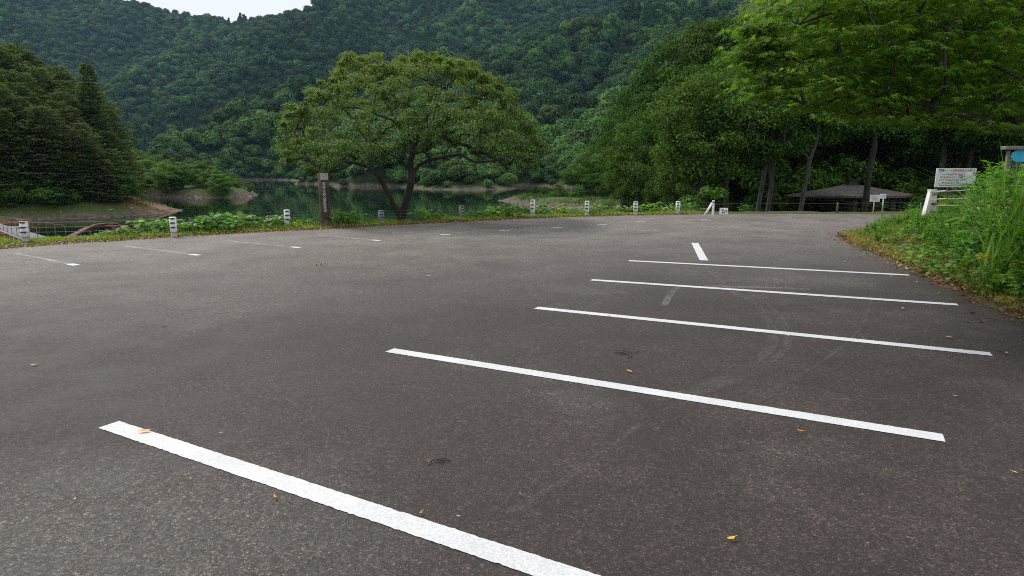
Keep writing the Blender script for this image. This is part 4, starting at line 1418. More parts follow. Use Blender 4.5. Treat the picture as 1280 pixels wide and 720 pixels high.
# ------------------------------------------------------------------ guard posts, cables
M_WHITE = mat_simple('weathered_white', (0.58, 0.60, 0.62), (0.78, 0.79, 0.80), 9, 0.5, bump=0.1, lo=0.3, hi=0.55)
M_GREYP = mat_simple('worn_grey', (0.16, 0.16, 0.16), (0.36, 0.36, 0.36), 12, 0.7, bump=0.2)
M_CONC = mat_simple('concrete', (0.22, 0.21, 0.20), (0.38, 0.37, 0.35), 14, 0.9, bump=0.3)
M_STEEL = mat_simple('dark_steel', (0.03, 0.03, 0.035), (0.09, 0.085, 0.08), 20, 0.55, 0.6)
M_GALV = mat_simple('galvanised', (0.30, 0.31, 0.32), (0.45, 0.46, 0.47), 20, 0.45, 0.7)
M_CABLE = mat_simple('cable_steel', (0.06, 0.065, 0.06), (0.14, 0.15, 0.14), 30, 0.5, 0.4)
M_RUST = mat_simple('rust', (0.10, 0.045, 0.02), (0.24, 0.13, 0.07), 25, 0.85)
POSTS = [(28, 304, 'w', 'white guard post with a rusty cap nearest the gangway'), (215, 297, 'w', 'white guard post beside the red steel walkway'),
         (358, 286, 'w', 'white guard post just before the carved wooden post'), (476, 279.5, 'g', 'bare grey guard post next to the cherry trunk'),
         (577, 274.5, 'g', 'bare grey guard post under the cherry tree\'s long limb'), (666, 271.5, 'w', 'white guard post facing the tip of the grassy spit'),
         (734, 270, 'w', 'white guard post facing the middle of the grassy spit'), (795, 269, 'w', 'white guard post, third last before the braced end post'),
         (848, 267.8, 'w', 'white guard post, last one before the braced end post')]
tops = [276, 271, 262, 263, 257, 249.5, 251, 252, 251.5]
CAB = [0.93, 0.70, 0.47, 0.25]
post_top = []
for (px, py, kd, lab), ty in zip(POSTS, tops):
    b_ = G(px, py); b_ = b_ + np.array([0, 0.12, 0.02])
    h = D(px, ty, b_[1])[2] - b_[2]
    o = thing('guard_post', lab, 'post', b_, RAD(-15 if px > 600 else 20), 'guard posts along the lake edge')
    rr = 0.085 if kd == 'w' else 0.095
    MB().lathe([(0.0, -0.3), (0.07, -0.3), (0.07, h * 0.26), (0.0, h * 0.26)]).build('stem', M_CONC if kd == 'w' else M_GREYP, o)
    MB().lathe([(0.0, h * 0.24), (rr - .004, h * 0.24), (rr, h * 0.25), (rr, h * 0.97), (rr - 0.012, h * 0.99), (0, h)]).build('sleeve', M_WHITE if kd == 'w' else M_GREYP, o)
    if px == 28:
        MB().lathe([(0.0, h * 0.985), (0.075, h * 0.985), (0.08, h * 1.04), (0.05, h * 1.08), (0, h * 1.085)]).build('cap', M_RUST, o)
    for c_ in CAB[:3]:
        MB().box((0, -rr - 0.016, h * c_), (0.11, 0.04, 0.035), bev=0.006).tube([(0.0, -rr - 0.03, h * c_), (0, -rr - 0.055, h * c_)], 0.014, 8).build('cable_clamp', M_STEEL, o)
    post_top.append((b_, h, rr))
bE = G(892, 268.5) + np.array([0, 0.1, 0.0])
pL = post_top[0][0] + (post_top[0][0] - post_top[1][0]) * 0.9
ords = ['topmost', 'second highest', 'third highest', 'lowest']
for ci, c_ in enumerate(CAB[:3]):
    mb = MB()
    P = [tuple(pL + np.array([0, -0.13, post_top[0][1] * c_]))]
    allp = [(b_, h, rr) for b_, h, rr in post_top]
    for b_, h, rr in allp:
        P.append((b_[0], b_[1] - rr - 0.03, b_[2] + h * c_))
    P.append((bE[0], bE[1] - 0.06, bE[2] + 0.52 * c_))
    Q = []
    for a, b2 in zip(P[:-1], P[1:]):
        for f in np.linspace(0, 1, 8, endpoint=False):
            q = np.array(a) * (1 - f) + np.array(b2) * f
            q[2] -= 0.05 * f * (1 - f) * 4 * 0.5
            Q.append(q)
    Q.append(np.array(P[-1]))
    mb.tube(Q, 0.0045, 6)
    tag(mb.build('guard_cable', M_CABLE), ords[ci] + ' steel guard cable strung along the lake-side posts', 'cable', 'lake-side guard cables')
# braced end post and the cable going on towards the small signs
o = thing('end_post', 'white end post with a diagonal brace where the lake cables finish', 'post', bE)
MB().box((0, 0, 0.26), (0.075, 0.075, 0.60), bev=0.008).build('upright', M_WHITE, o)
MB().tube([(-0.05, -0.02, 0.47), (-0.34, -0.06, -0.02)], 0.042, 10).build('brace', M_WHITE, o)
MB().box((0.0, -0.05, 0.49), (0.10, 0.03, 0.05), bev=0.006).build('cable_clamp', M_STEEL, o)
Q = [bE + np.array([0.02, 0.0, 0.40])] + [D(px, 253.6 + 0.6 * math.sin((px - 900) / 70), 25.9) for px in (930, 960, 1000, 1035, 1070, 1110, 1150)]
tag(MB().tube(Q, 0.0045, 6).build('guard_cable', M_CABLE), 'single steel cable running from the braced end post past the pavilion', 'cable')
for k, px in enumerate((1046, 1150)):
    p = D(px, 268, 25.9)
    tag(MB().lathe([(0, -0.4), (0.035, -0.4), (0.035, 0.48), (0, 0.49)], n=12).build('cable_stake', M_STEEL, None, tuple(p)), 'thin dark stake holding the single cable before the pavilion' if k == 0 else 'thin dark stake hidden behind the mound weeds', 'stake')

# small white marker board on the ground
p = G(905.5, 268.6) + np.array([0, 0.1, 0])
o = thing('marker_board', 'small white marker board with dark symbols standing at the lot edge', 'sign', p)
MB().box((0, 0, 0.135), (0.31, 0.05, 0.25), bev=0.006).build('board', M_WHITE, o)
mb = MB()
for x, z, w_, h_ in ((-0.06, 0.18, 0.08, 0.05), (0.02, 0.10, 0.04, 0.06), (-0.05, 0.09, 0.06, 0.05), (0.08, 0.16, 0.05, 0.03), (0.10, 0.12, 0.03, 0.04)):
    mb.box((x, -0.028, z), (w_, 0.006, h_))
mb.build('symbols', M_STEEL, o)

# ------------------------------------------------------------------ carved wooden post
M_TIMBER = mat_bark('old_timber', (0.03, 0.018, 0.013), (0.085, 0.05, 0.036), (0.14, 0.12, 0.10), 9)
M_DARKB = mat_simple('dark_board', (0.012, 0.010, 0.009), (0.03, 0.025, 0.022), 30, 0.6)
M_PLATE = mat_simple('grey_plate', (0.20, 0.20, 0.20), (0.32, 0.31, 0.30), 30, 0.5, 0.2)
M_INK = mat_simple('black_ink', (0.012, 0.012, 0.014), (0.03, 0.03, 0.035), 40, 0.6)
M_RED = mat_simple('red_ink', (0.30, 0.04, 0.03), (0.42, 0.07, 0.05), 40, 0.6)
M_WINK = mat_simple('white_ink', (0.36, 0.35, 0.33), (0.55, 0.54, 0.5), 60, 0.7)
M_BLUEINK = mat_simple('blue_ink', (0.03, 0.05, 0.13), (0.05, 0.08, 0.18), 40, 0.6)

def text_obj(name, s, size, mat, parent, loc, rot, align='CENTER', spacing=1.0, line=1.0, bold=0.0):
    cu = bpy.data.curves.new(name, 'FONT')
    cu.body = s
    cu.size = size
    cu.align_x = align
    cu.align_y = 'CENTER'
    cu.space_character = spacing
    cu.space_line = line
    cu.extrude = 0.001
    cu.offset = bold
    o = bpy.data.objects.new(name + '_tmp', cu)
    COL.objects.link(o)
    dg = bpy.context.evaluated_depsgraph_get()
    me = bpy.data.meshes.new_from_object(o.evaluated_get(dg))
    bpy.data.objects.remove(o)
    me.materials.clear(); me.materials.append(mat)
    return link(name, me, parent, loc, rot)

b_ = G(407, 284) + np.array([0, 0.15, 0])
o = thing('wooden_post', 'thick brown carved wooden post with a grey plate on top beside the lake', 'post', b_, RAD(-8))
hp = D(405, 216.5, b_[1])[2]
r = np.random.default_rng(5)
P = [(-0.05 * f, 0.0, -0.2 + (hp + 0.2) * f) for f in np.linspace(0, 1, 10)]
V, F = tube_vf(np.array(P), 0.165 * (1 - 0.06 * np.linspace(0, 1, 10)) + r.normal(0, 0.004, 10), 18)
mb = MB(); mb.add(V, F, True); mb.f.append(tuple(range(9 * 18, 10 * 18))); mb.s.append(False)
mb.build('log', M_TIMBER, o)
MB().box((0.055, -0.168, hp - 0.77), (0.145, 0.05, 1.12), ry=-0.035, bev=0.006).build('text_board', M_DARKB, o)
MB().box((0.075, -0.185, hp - 0.10), (0.25, 0.03, 0.19), bev=0.005).build('name_plate', M_PLATE, o)
try:
    text_obj('lettering', '\n'.join('湖畔の森公園駐車場'), 0.105, M_WINK, o, (0.055, -0.1945, hp - 0.72), (math.pi / 2, 0, 0), line=0.95)
except Exception as ex:
    print('text', ex)
mb = MB()
for x, z in ((-0.02, -0.06), (0.15, -0.06), (-0.02, -0.14), (0.15, -0.14), (0.06, -0.10)):
    mb.tube([(x, -0.198, hp + z), (x, -0.206, hp + z)], 0.008, 8)
mb.build('screws', M_INK, o)

# ------------------------------------------------------------------ gangway, pontoon and red walkway on the water
M_ORANGE = mat_simple('orange_paint', (0.32, 0.075, 0.03), (0.50, 0.14, 0.06), 3, 0.55)
M_REDST = mat_simple('red_steel', (0.075, 0.016, 0.012), (0.16, 0.035, 0.025), 3, 0.6)
M_DECK = mat_simple('deck_grey', (0.06, 0.06, 0.085), (0.12, 0.12, 0.16), 6, 0.7)
def frame_axis(a, b_):
    u = b_ - a; u = u / np.linalg.norm(u)
    s = np.cross(u, np.array([0, 0, 1.0])); s = s / np.linalg.norm(s)
    return u, s
a, b2 = D(66, 304, 23.5), D(-12, 279, 54.0)
u, s = frame_axis(a, b2)
o = thing('gangway', 'grey boarding gangway with railings sloping down to the orange pontoon', 'gangway', a)
w_ = 0.4
L_ = np.linalg.norm(b2 - a)
Z3 = np.array([0, 0, 1.0])
mb = MB()
nb = 60
for i in range(nb):
    c0, c1 = u * L_ * i / nb, u * L_ * (i + 0.86) / nb
    V = [c0 - s * w_, c0 + s * w_, c1 + s * w_, c1 - s * w_]
    V = V + [v - Z3 * 0.05 for v in V]
    mb.add(V, [(0, 1, 2, 3), (7, 6, 5, 4), (0, 4, 5, 1), (1, 5, 6, 2), (2, 6, 7, 3), (3, 7, 4, 0)])
mb.build('deck', M_DECK, o)
for sg in (-1, 1):
    MB().tube([s * sg * (w_ + 0.05) - Z3 * 0.05, u * L_ + s * sg * (w_ + 0.05) - Z3 * 0.05], 0.045, 6).build('side_beam', M_CONC, o)
    mb = MB()
    for k in range(15):
        q = u * L_ * k / 14 + s * sg * (w_ + 0.03)
        mb.tube([q, q + Z3 * 0.62], 0.012, 6)
    mb.tube([s * sg * (w_ + 0.03) + Z3 * 0.62, u * L_ + s * sg * (w_ + 0.03) + Z3 * 0.62], 0.012, 6)
    mb.build('railing', M_RUST, o)
c0 = D(-16, 288, 55.0); c0[2] = WATER_Z
o = thing('pontoon', 'orange floating pontoon at the far end of the grey gangway', 'pontoon', c0, RAD(12))
MB().box((0, 0, 0.12), (5.5, 2.4, 0.5), bev=0.06).build('float', M_ORANGE, o)
MB().box((0, 0, 0.42), (5.6, 2.5, 0.09), bev=0.01).build('deck', M_DECK, o)
mb = MB()
for x in np.linspace(-2.7, 2.7, 6):
    mb.tube([(x, 1.2, 0.46), (x, 1.2, 0.8)], 0.035, 6)
mb.tube([(-2.7, 1.2, 0.8), (2.7, 1.2, 0.8)], 0.045, 6)
mb.build('railing', M_ORANGE, o)
pts = [D(80, 301, 31), D(92, 294, 36), D(112, 283.5, 45), D(128, 281.5, 47), D(142, 281.5, 48), D(153, 288.5, 48)]
o = thing('red_walkway', 'dark red steel walkway frame rising from the water and bending level', 'walkway', pts[0])
Pp = [q - pts[0] for q in pts]
for sg, nm in ((-1, 'beam'), (1, 'beam')):
    MB().tube([q + np.array([0.0, sg * 0.45, 0.06 * sg]) for q in Pp], 0.085, 6).build(nm, M_REDST, o)
mb = MB()
for q0, q1 in zip(Pp[:-1], Pp[1:]):
    for f in np.linspace(0, 1, 5):
        q = q0 * (1 - f) + q1 * f
        mb.tube([q + np.array([0, -0.45, -0.05]), q + np.array([0, 0.45, 0.05])], 0.04, 5)
mb.build('rungs', M_REDST, o)
for q in (Pp[2], Pp[4]):
    MB().tube([q, q - Z3 * 1.6], 0.06, 8).build('leg', M_REDST, o)

# ------------------------------------------------------------------ pavilion
m, nt, N, L, out = new_mat('roof_sheet')
oc = N.new('ShaderNodeTexCoord').outputs['Object']
f1 = noise_node(nt, oc, 0.9, 6, 0.65)
f2 = noise_node(nt, oc, 7, 4)
c = ramp(nt, f1, [(0.35, (0.065, 0.056, 0.056)), (0.6, (0.145, 0.13, 0.13))])
sx = N.new('ShaderNodeSeparateXYZ'); L.new(oc, sx.inputs[0])
c = mixc(nt, mathn(nt, 'MULTIPLY', maprange(nt, sx.outputs['X'], 1.0, 3.2), maprange(nt, f2, 0.35, 0.6, 0.3, 1.0)), c, (0.12, 0.072, 0.068))
wv = N.new('ShaderNodeTexWave'); wv.bands_direction = 'Z'; wv.inputs['Scale'].default_value = 4.0
L.new(oc, wv.inputs['Vector'])
b = N.new('ShaderNodeBsdfPrincipled'); L.new(c, b.inputs['Base Color']); b.inputs['Roughness'].default_value = 0.62
bn = N.new('ShaderNodeBump'); bn.inputs['Strength'].default_value = 0.4; bn.inputs['Distance'].default_value = 0.05
L.new(wv.outputs['Fac'], bn.inputs['Height']); L.new(bn.outputs[0], b.inputs['Normal'])
L.new(b.outputs[0], out.inputs['Surface'])
M_ROOF = m
M_POSTW = mat_bark('pavilion_timber', (0.015, 0.011, 0.009), (0.04, 0.03, 0.025), (0.05, 0.04, 0.035), 8)
Yp = 44.0
cP = D(1063, 243, Yp)
gz_ = TZ(cP[0], Yp)
o = thing('pavilion', 'low open pavilion with a wide shallow brown hipped roof among the trees', 'pavilion', (cP[0], Yp, gz_))
ez = cP[2] - gz_
hw, hd, rise = 4.5, 3.1, 0.64
# hipped roof as a thick sheet: eave ring, inner ring, crown
ring = [(-hw, -0.6), (-1.2, -hd), (2.0, -hd * 0.95), (hw, 0.3), (1.2, hd), (-2.0, hd)]
V, F = [], []
for x, y in ring: V.append((x, y, ez))
for x, y in ring: V.append((x * 0.12, y * 0.12, ez + rise))
for x, y in ring: V.append((x * 0.985, y * 0.985, ez - 0.14))
for x, y in ring: V.append((x * 0.12, y * 0.12, ez + rise - 0.14))
n = 6
for i in range(n):
    j = (i + 1) % n
    F += [(i, j, n + j, n + i), (2 * n + j, 2 * n + i, 3 * n + i, 3 * n + j), (2 * n + i, 2 * n + j, j, i)]
F += [tuple(n + i for i in range(n)), tuple(3 * n + i for i in range(n))[::-1]]
mbr = MB().add(V, F)
rf = mbr.build('roof', M_ROOF, o)
MB().box((0, 0, ez + rise + 0.15), (0.62, 0.62, 0.34), bev=0.02).box((0, 0, ez + rise + 0.36), (0.85, 0.85, 0.07), bev=0.01).build('roof_cap', M_POSTW, rf)
for x, y in ring:
    MB().box((x * 0.78, y * 0.78, (ez - 0.0) / 2 - 0.1), (0.24, 0.24, ez + 0.1), bev=0.02).build('post', M_POSTW, o)
mb = MB()
for i in range(6):
    a_, b_ = np.array(ring[i]) * 0.78, np.array(ring[(i + 1) % 6]) * 0.78
    mid_ = (a_ + b_) / 2
    mb.box((mid_[0], mid_[1], ez - 0.16), (np.linalg.norm(b_ - a_), 0.12, 0.2), rz=math.atan2(b_[1] - a_[1], b_[0] - a_[0]))
mb.build('eave_beam', M_POSTW, o)
for x in (-1.5, 1.5):
    MB().box((x, 0.4, 0.42), (1.6, 0.4, 0.07), bev=0.01).box((x - 0.6, 0.4, 0.19), (0.1, 0.34, 0.4)).box((x + 0.6, 0.4, 0.19), (0.1, 0.34, 0.4)).build('bench', M_POSTW, o)

# ------------------------------------------------------------------ two small signs at the lot edge
def mark_rows(x0, x1, z0, z1, rows, r, y, hfrac=0.6):
    mb = MB()
    dz = (z1 - z0) / rows
    for k in range(rows):
        x = x0 + (r.uniform(0, 0.12) * (x1 - x0) if k else 0)
        xe = x1 - r.uniform(0, 0.35) * (x1 - x0)
        zc = z1 - dz * (k + 0.5)
        hh_ = dz * hfrac
        while x < xe:                     # a run of small stroke-built characters
            w_ = hh_ * 0.95
            for q in range(int(r.integers(2, 5))):
                if r.random() < 0.55:
                    mb.box((x + w_ / 2, y, zc + r.uniform(-0.45, 0.45) * hh_), (w_ * r.uniform(0.4, 0.9), 0.002, hh_ * 0.24))
                else:
                    mb.box((x + w_ * r.uniform(0.15, 0.85), y, zc + r.uniform(-0.1, 0.1) * hh_), (w_ * 0.22, 0.002, hh_ * r.uniform(0.5, 0.9)))
            x += w_ * 1.15
    return mb
M_SIGN = mat_simple('sign_white', (0.62, 0.63, 0.66), (0.72, 0.73, 0.75), 4, 0.4)
M_CREAM = mat_simple('sign_cream', (0.52, 0.51, 0.46), (0.62, 0.61, 0.56), 4, 0.45)
r = np.random.default_rng(77)
Ys = 25.0
for (x0, x1, y0, y1, px_, mt, ink, lab, rows) in ((1088, 1099.5, 243.7, 252.2, 1092.5, M_CREAM, M_INK, 'larger cream notice sign of the small pair before the pavilion', 3),
                                               (1100.3, 1107.3, 242.4, 248.2, 1103.6, M_SIGN, M_BLUEINK, 'smaller white notice sign of the small pair before the pavilion', 2)):
    p0, p1 = D(x0, y0, Ys), D(x1, y1, Ys)
    c = (p0 + p1) / 2
    o = thing('notice_sign', lab, 'sign', (c[0], Ys, 0.0))
    w_, h_ = p1[0] - p0[0], p0[2] - p1[2]
    MB().box((0, 0, c[2]), (w_, 0.02, h_), bev=0.003).build('board', mt, o)
    xp = D(px_, 260, Ys)[0] - c[0]
    MB().tube([(xp, 0.03, -0.3), (xp, 0.03, c[2] + h_ * 0.4)], 0.022, 8).build('post', M_CONC if mt is M_CREAM else M_GALV, o)
    mark_rows(-w_ * 0.4, w_ * 0.4, c[2] - h_ * 0.35, c[2] + h_ * 0.35, rows, r, -0.0115).build('lettering', ink, o)

# ------------------------------------------------------------------ white information sign on the mound
Ys = 17.5
p0, p1 = D(1169.5, 210.5, Ys), D(1219, 234, Ys)
c = (p0 + p1) / 2
w_, h_ = p1[0] - p0[0], p0[2] - p1[2]
gz_ = TZ(c[0], Ys)
o = thing('information_sign', 'large white sign covered in rows of small black lettering above the weeds', 'sign', (c[0], Ys, gz_), RAD(4))
zc = c[2] - gz_
MB().box((0, 0, zc), (w_, 0.025, h_), bev=0.004).build('board', M_SIGN, o)
for x in (-0.12, ):
    MB().box((x, 0.05, (zc + h_ * 0.3) / 2 - 0.2), (0.09, 0.07, zc + h_ * 0.3 + 0.4), bev=0.006).build('post', M_POSTW, o)
try:
    t1 = text_obj('heading', '湖内', 0.075, M_INK, o, (-w_ * 0.375, -0.0145, zc + h_ * 0.385), (math.pi / 2, 0, 0), bold=0.003)
    t2 = text_obj('heading', 'ちょっと', 0.062, M_INK, o, (-w_ * 0.20, -0.0145, zc + h_ * 0.385), (math.pi / 2, 0, 0), bold=0.001)
    t3 = text_obj('heading', '遊漁承認証が必要', 0.068, M_RED, o, (w_ * 0.14, -0.0145, zc + h_ * 0.385), (math.pi / 2, 0, 0), bold=0.001)
    t4 = text_obj('heading', 'です', 0.068, M_INK, o, (w_ * 0.42, -0.0145, zc + h_ * 0.385), (math.pi / 2, 0, 0), bold=0.001)
except Exception as ex:
    print('text', ex)
mark_rows(-w_ * 0.44, w_ * 0.44, zc - h_ * 0.44, zc + h_ * 0.30, 9, r, -0.0145, 0.62).build('lettering', M_INK, o)

# ------------------------------------------------------------------ white rail terminal with its cables on the mound
Yr = 15.5
bR = D(1160.5, 270, Yr)
gz_ = TZ(bR[0], Yr)
zt = D(1160.5, 238.5, Yr)[2]
o = thing('rail_terminal', 'white A-shaped cable rail terminal post in the weeds under the sign', 'post', (bR[0], Yr, gz_ - 0.05))
hT = zt - gz_ + 0.05
mb = MB()
V = [(-0.16, -0.07, 0), (0.16, -0.07, 0), (0.16, 0.07, 0), (-0.16, 0.07, 0), (-0.045, -0.06, hT), (0.095, -0.06, hT), (0.095, 0.06, hT), (-0.045, 0.06, hT)]
mb.add(V, [(0, 1, 5, 4), (1, 2, 6, 5), (2, 3, 7, 6), (3, 0, 4, 7), (4, 5, 6, 7)])
mb.box((0.025, 0, hT + 0.012), (0.16, 0.14, 0.03), bev=0.006)
mb.build('upright', M_WHITE, o)
for k, fz in enumerate((0.92, 0.60, 0.34)):
    MB().box((0.04, -0.085, hT * fz), (0.11, 0.04, 0.05), bev=0.008).tube([(0.05, -0.1, hT * fz), (0.05, -0.12, hT * fz)], 0.018, 8).build('clamp', M_RUST if k else M_GALV, o)
for k, (y0, y1) in enumerate(((240.5, 236.0), (250.0, 247.0), (258.0, 257.0))):
    a, b2 = D(1163, y0, Yr - 0.1), D(1300, y1 - 6, 13.0)
    mbc = MB().tube([a, a * 0.5 + b2 * 0.5 - np.array([0, 0, .02]), b2], 0.011, 8)
    cb = mbc.build('rail_cable', M_GALV)
    tag(cb, ['upper', 'middle', 'lower'][k] + ' cable running from the white rail terminal into the weeds', 'cable', 'cables of the mound rail')
    q0, q1 = a * 0.93 + b2 * 0.07, a * 0.82 + b2 * 0.18
    MB().tube([q0, q0 * 0.8 + q1 * 0.2, q0 * 0.2 + q1 * 0.8, q1], [0.014, 0.026, 0.026, 0.014], 8).build('turnbuckle', M_CONC if k == 0 else mat_simple('brass_%d' % k, (0.25, 0.17, 0.07), (0.38, 0.28, 0.12), 20, 0.5, 0.3), cb)

# ------------------------------------------------------------------ notice board with a blue disc at the frame edge
Yn = 13.0
pA, pB = D(1257.5, 185, Yn), D(1345, 185, Yn)
gz_ = TZ(pA[0] + 0.6, Yn)
o = thing('notice_board', 'timber notice board with a bright blue disc rising behind the tall grass', 'notice board', (pA[0], Yn, gz_))
W_ = pB[0] - pA[0]
zt = pA[2] - gz_
M_GREYW = mat_bark('grey_timber', (0.10, 0.09, 0.08), (0.24, 0.22, 0.20), (0.17, 0.16, 0.15), 10)
for x in (0.06, W_ - 0.09):
    MB().box((x, 0, zt / 2 - 0.15), (0.05, 0.06, zt + 0.2), bev=0.008).build('post', M_GREYW, o)
MB().box((W_ / 2, -0.01, zt), (W_ + 0.12, 0.16, 0.07), bev=0.01).build('top_beam', M_GREYW, o)
MB().box((W_ / 2, 0.0, zt - 0.40), (W_ - 0.28, 0.03, 0.62), bev=0.004).build('panel', mat_simple('panel_dark', (0.02, 0.03, 0.022), (0.035, 0.05, 0.035), 5, 0.6), o)
M_BLUE = mat_simple('sky_blue', (0.012, 0.36, 0.62), (0.02, 0.44, 0.72), 3, 0.45)
c = D(1273.5, 195, Yn) - np.array([pA[0], Yn, gz_])
mb = MB()
nn = 32
V = [(c[0] + 0.17 * math.cos(6.2832 * i / nn), -0.022, c[2] + 0.12 * math.sin(6.2832 * i / nn)) for i in range(nn)] + [(c[0] + 0.17 * math.cos(6.2832 * i / nn), -0.012, c[2] + 0.12 * math.sin(6.2832 * i / nn)) for i in range(nn)]
mb.add(V, [tuple(range(nn))] + [(i, nn + i, nn + (i + 1) % nn, (i + 1) % nn) for i in range(nn)])
mb.build('blue_disc', M_BLUE, o)
MB().box((W_ / 2, -0.03, zt - 0.36), (W_ - 0.3, 0.02, 0.03)).build('top_rail', M_GREYW, o)

# ------------------------------------------------------------------ maple overhanging the lot
def maple():
    r = np.random.default_rng(91)
    bx, by = 6.85, 8.1
    bz = TZ(bx, by)
    base = np.array([bx, by, bz])
    root = thing('maple_tree', 'maple reaching long leafy branches over the lot from the mound', 'tree', base)
    def at(px, py, Y): return D(px, py, 6.4 + (Y - 6.6) * 0.62) - base
    limbs = [([(0, 0, -0.3), (0.02, 0, 0.6), at(1300, 160, 9.2), at(1290, 110, 9.2), at(1278, 60, 9.2), at(1265, 10, 9.2), at(1250, -60, 9.2)], None),
             ([at(1235, 40, 8.9), at(1190, 30, 8.6), at(1150, 30, 8.4), at(1100, 42, 8.2), at(1050, 60, 8.0), at(1000, 75, 7.8), at(960, 72, 7.6)], at(1270, 40, 9.2)),
             ([at(1220, -5, 8.6), at(1170, -12, 8.2), at(1110, -5, 7.8), at(1050, 12, 7.4), at(1000, 30, 7.2)], at(1265, 10, 9.2)),
             ([at(1240, 90, 9.3), at(1200, 85, 9.4), at(1150, 95, 9.5), at(1100, 110, 9.6)], at(1285, 90, 9.2)),
             ]
    C, Rr = [], []
    tries = 0
    xs = [915, 935, 960, 1000, 1040, 1080, 1120, 1180, 1240, 1300]
    tp = [66, 42, -4, -30, -50, -60, -80, -95, -110, -120]
    bt = [84, 122, 118, 135, 140, 146, 150, 155, 160, 165]
    while len(C) < 300 and tries < 20000:
        tries += 1
        x = r.uniform(930, 1330)
        t, b_ = np.interp(x, xs, tp), np.interp(x, xs, bt)
        y = t + (b_ - t) * r.random() ** 0.8
        Y = r.uniform(6.6, 10.6) if x > 1010 else r.uniform(7.2, 8.4)
        p = at(x, y, Y)
        if any(np.linalg.norm((p - c_) * np.array([1, 1, 2.2])) < 0.36 for c_ in C): continue
        C.append(p); rr = r.uniform(0.26, 0.42)
        Rr.append((rr, rr, rr * 0.22))
    for x, y, Y in [(930, 68, 7.6), (945, 76, 7.6), (960, 118, 7.7), (948, 33, 7.5), (955, 40, 7.5), (972, 55, 7.4)]:
        C.append(at(x, y, Y)); Rr.append((0.17, 0.17, 0.05))
    C, Rr = np.array(C), np.array(Rr)
    V, F = grow(r, limbs, list(C), 0.085, 8, 0.05, 0.5, 0.003, up=0.1)
    link('trunk', np_mesh('maple_trunk', V, F, M_BARK, True), root)
    # star-shaped leaves, one fifteen-cornered face each
    nl = 75
    K = len(C)
    u = r.normal(0, 1, (K, nl, 3)); u[..., 2] *= 0.8
    u = nrm(u) * (r.random((K, nl, 1)) ** 0.5)
    p = (C[:, None] + u * Rr[:, None] * 1.15)
    outv = nrm(u * np.array([1, 1, 0.0]) + r.normal(0, 0.35, p.shape) * np.array([1, 1, 0]))
    d = nrm(outv + np.array([0, 0, -0.35]) + r.normal(0, 0.18, p.shape))
    n_ = nrm(np.array([0, 0, 1.0]) + outv * 0.3 + r.normal(0, 0.22, p.shape))
    p, d, n_ = p.reshape(-1, 3), d.reshape(-1, 3), n_.reshape(-1, 3)
    s = nrm(np.cross(d, n_)); n_ = np.cross(s, d)
    l = r.uniform(0.060, 0.112, len(p))
    lobes = [(0, 1.0), (0.62, 0.86), (1.22, 0.66), (1.95, 0.42)]
    out_ = []
    seq = [(-1.95, .42), (-1.22, .66), (-0.62, .86), (0, 1.0), (0.62, .86), (1.22, .66), (1.95, .42)]
    out2 = [(0.02, 0.0)]
    for i, (a, L_) in enumerate(seq):
        out2.append((L_ * math.cos(a), L_ * math.sin(a)))
        if i < 6:
            am = (a + seq[i + 1][0]) / 2
            out2.append((0.30 * math.cos(am), 0.30 * math.sin(am)))
    out2 = np.array(out2)
    hz = -0.22 * (np.linalg.norm(out2, axis=1) ** 2)
    V = p[:, None] + (d[:, None] * out2[None, :, :1] + s[:, None] * out2[None, :, 1:] + n_[:, None] * hz[None, :, None]) * l[:, None, None]
    k = len(out2)
    F = np.arange(len(p) * k).reshape(-1, k)
    link('crown', np_mesh('maple_crown', V.reshape(-1, 3), F, M_MAPLE), root)
    # hanging winged seeds
    j = r.choice(len(p), 900)
    j = np.concatenate([j, j, j])
    q = p[j] + r.normal(0, 0.025, (len(j), 3)) - np.array([0, 0, 0.03])
    d2 = nrm(np.array([0, 0, -1.0]) + r.normal(0, 0.5, q.shape))
    n2 = nrm(r.normal(0, 1, q.shape)); n2 = nrm(n2 - d2 * np.sum(n2 * d2, -1, keepdims=True))
    l2 = r.uniform(0.02, 0.035, len(j))
    V, F = leaf_quads(q, d2, n2, l2, l2 * 0.4)
    link('seeds', np_mesh('maple_seeds', V, F, M_SEED), root)
maple()

# ------------------------------------------------------------------ fallen leaves lying on the asphalt
M_YLEAF = mat_leaf('yellow_leaf', (0.45, 0.22, 0.04), (0.55, 0.30, 0.06), (0.60, 0.36, 0.10), 0.15)
M_BLEAF = mat_leaf('brown_leaf', (0.10, 0.04, 0.02), (0.16, 0.06, 0.025), (0.22, 0.09, 0.03), 0.1)
M_PLEAF = mat_leaf('dry_pale_leaf', (0.40, 0.36, 0.24), (0.48, 0.44, 0.30), (0.55, 0.5, 0.36), 0.1)
def leaf_mesh(L_, w_, mat, curl, seed):
    r = np.random.default_rng(seed)
    n = 7
    V, F = [], []
    for i in range(n):
        f = i / (n - 1)
        ww = w_ * math.sin(math.pi * min(1, f * 0.94 + 0.03)) ** 0.8 * 0.5
        z = 0.006 + curl * (f - 0.5) ** 2 * L_
        y = r.normal(0, 0.002)
        V += [((f - 0.5) * L_, y + ww, z + ww * 0.35), ((f - 0.5) * L_, y, z), ((f - 0.5) * L_, y - ww, z + ww * 0.3)]
    for i in range(n - 1):
        a = i * 3
        F += [(a, a + 1, a + 4, a + 3), (a + 1, a + 2, a + 5, a + 4)]
    V += [(L_ * 0.5, 0.0015, 0.006 + curl * .25 * L_), (L_ * 0.5, -0.0015, 0.006 + curl * .25 * L_), (L_ * 0.8, -0.0015, 0.012), (L_ * 0.8, 0.0015, 0.012)]
    k = len(V)
    F.append((k - 4, k - 3, k - 2, k - 1))
    return np_mesh('fallen_leaf', V, F, mat)
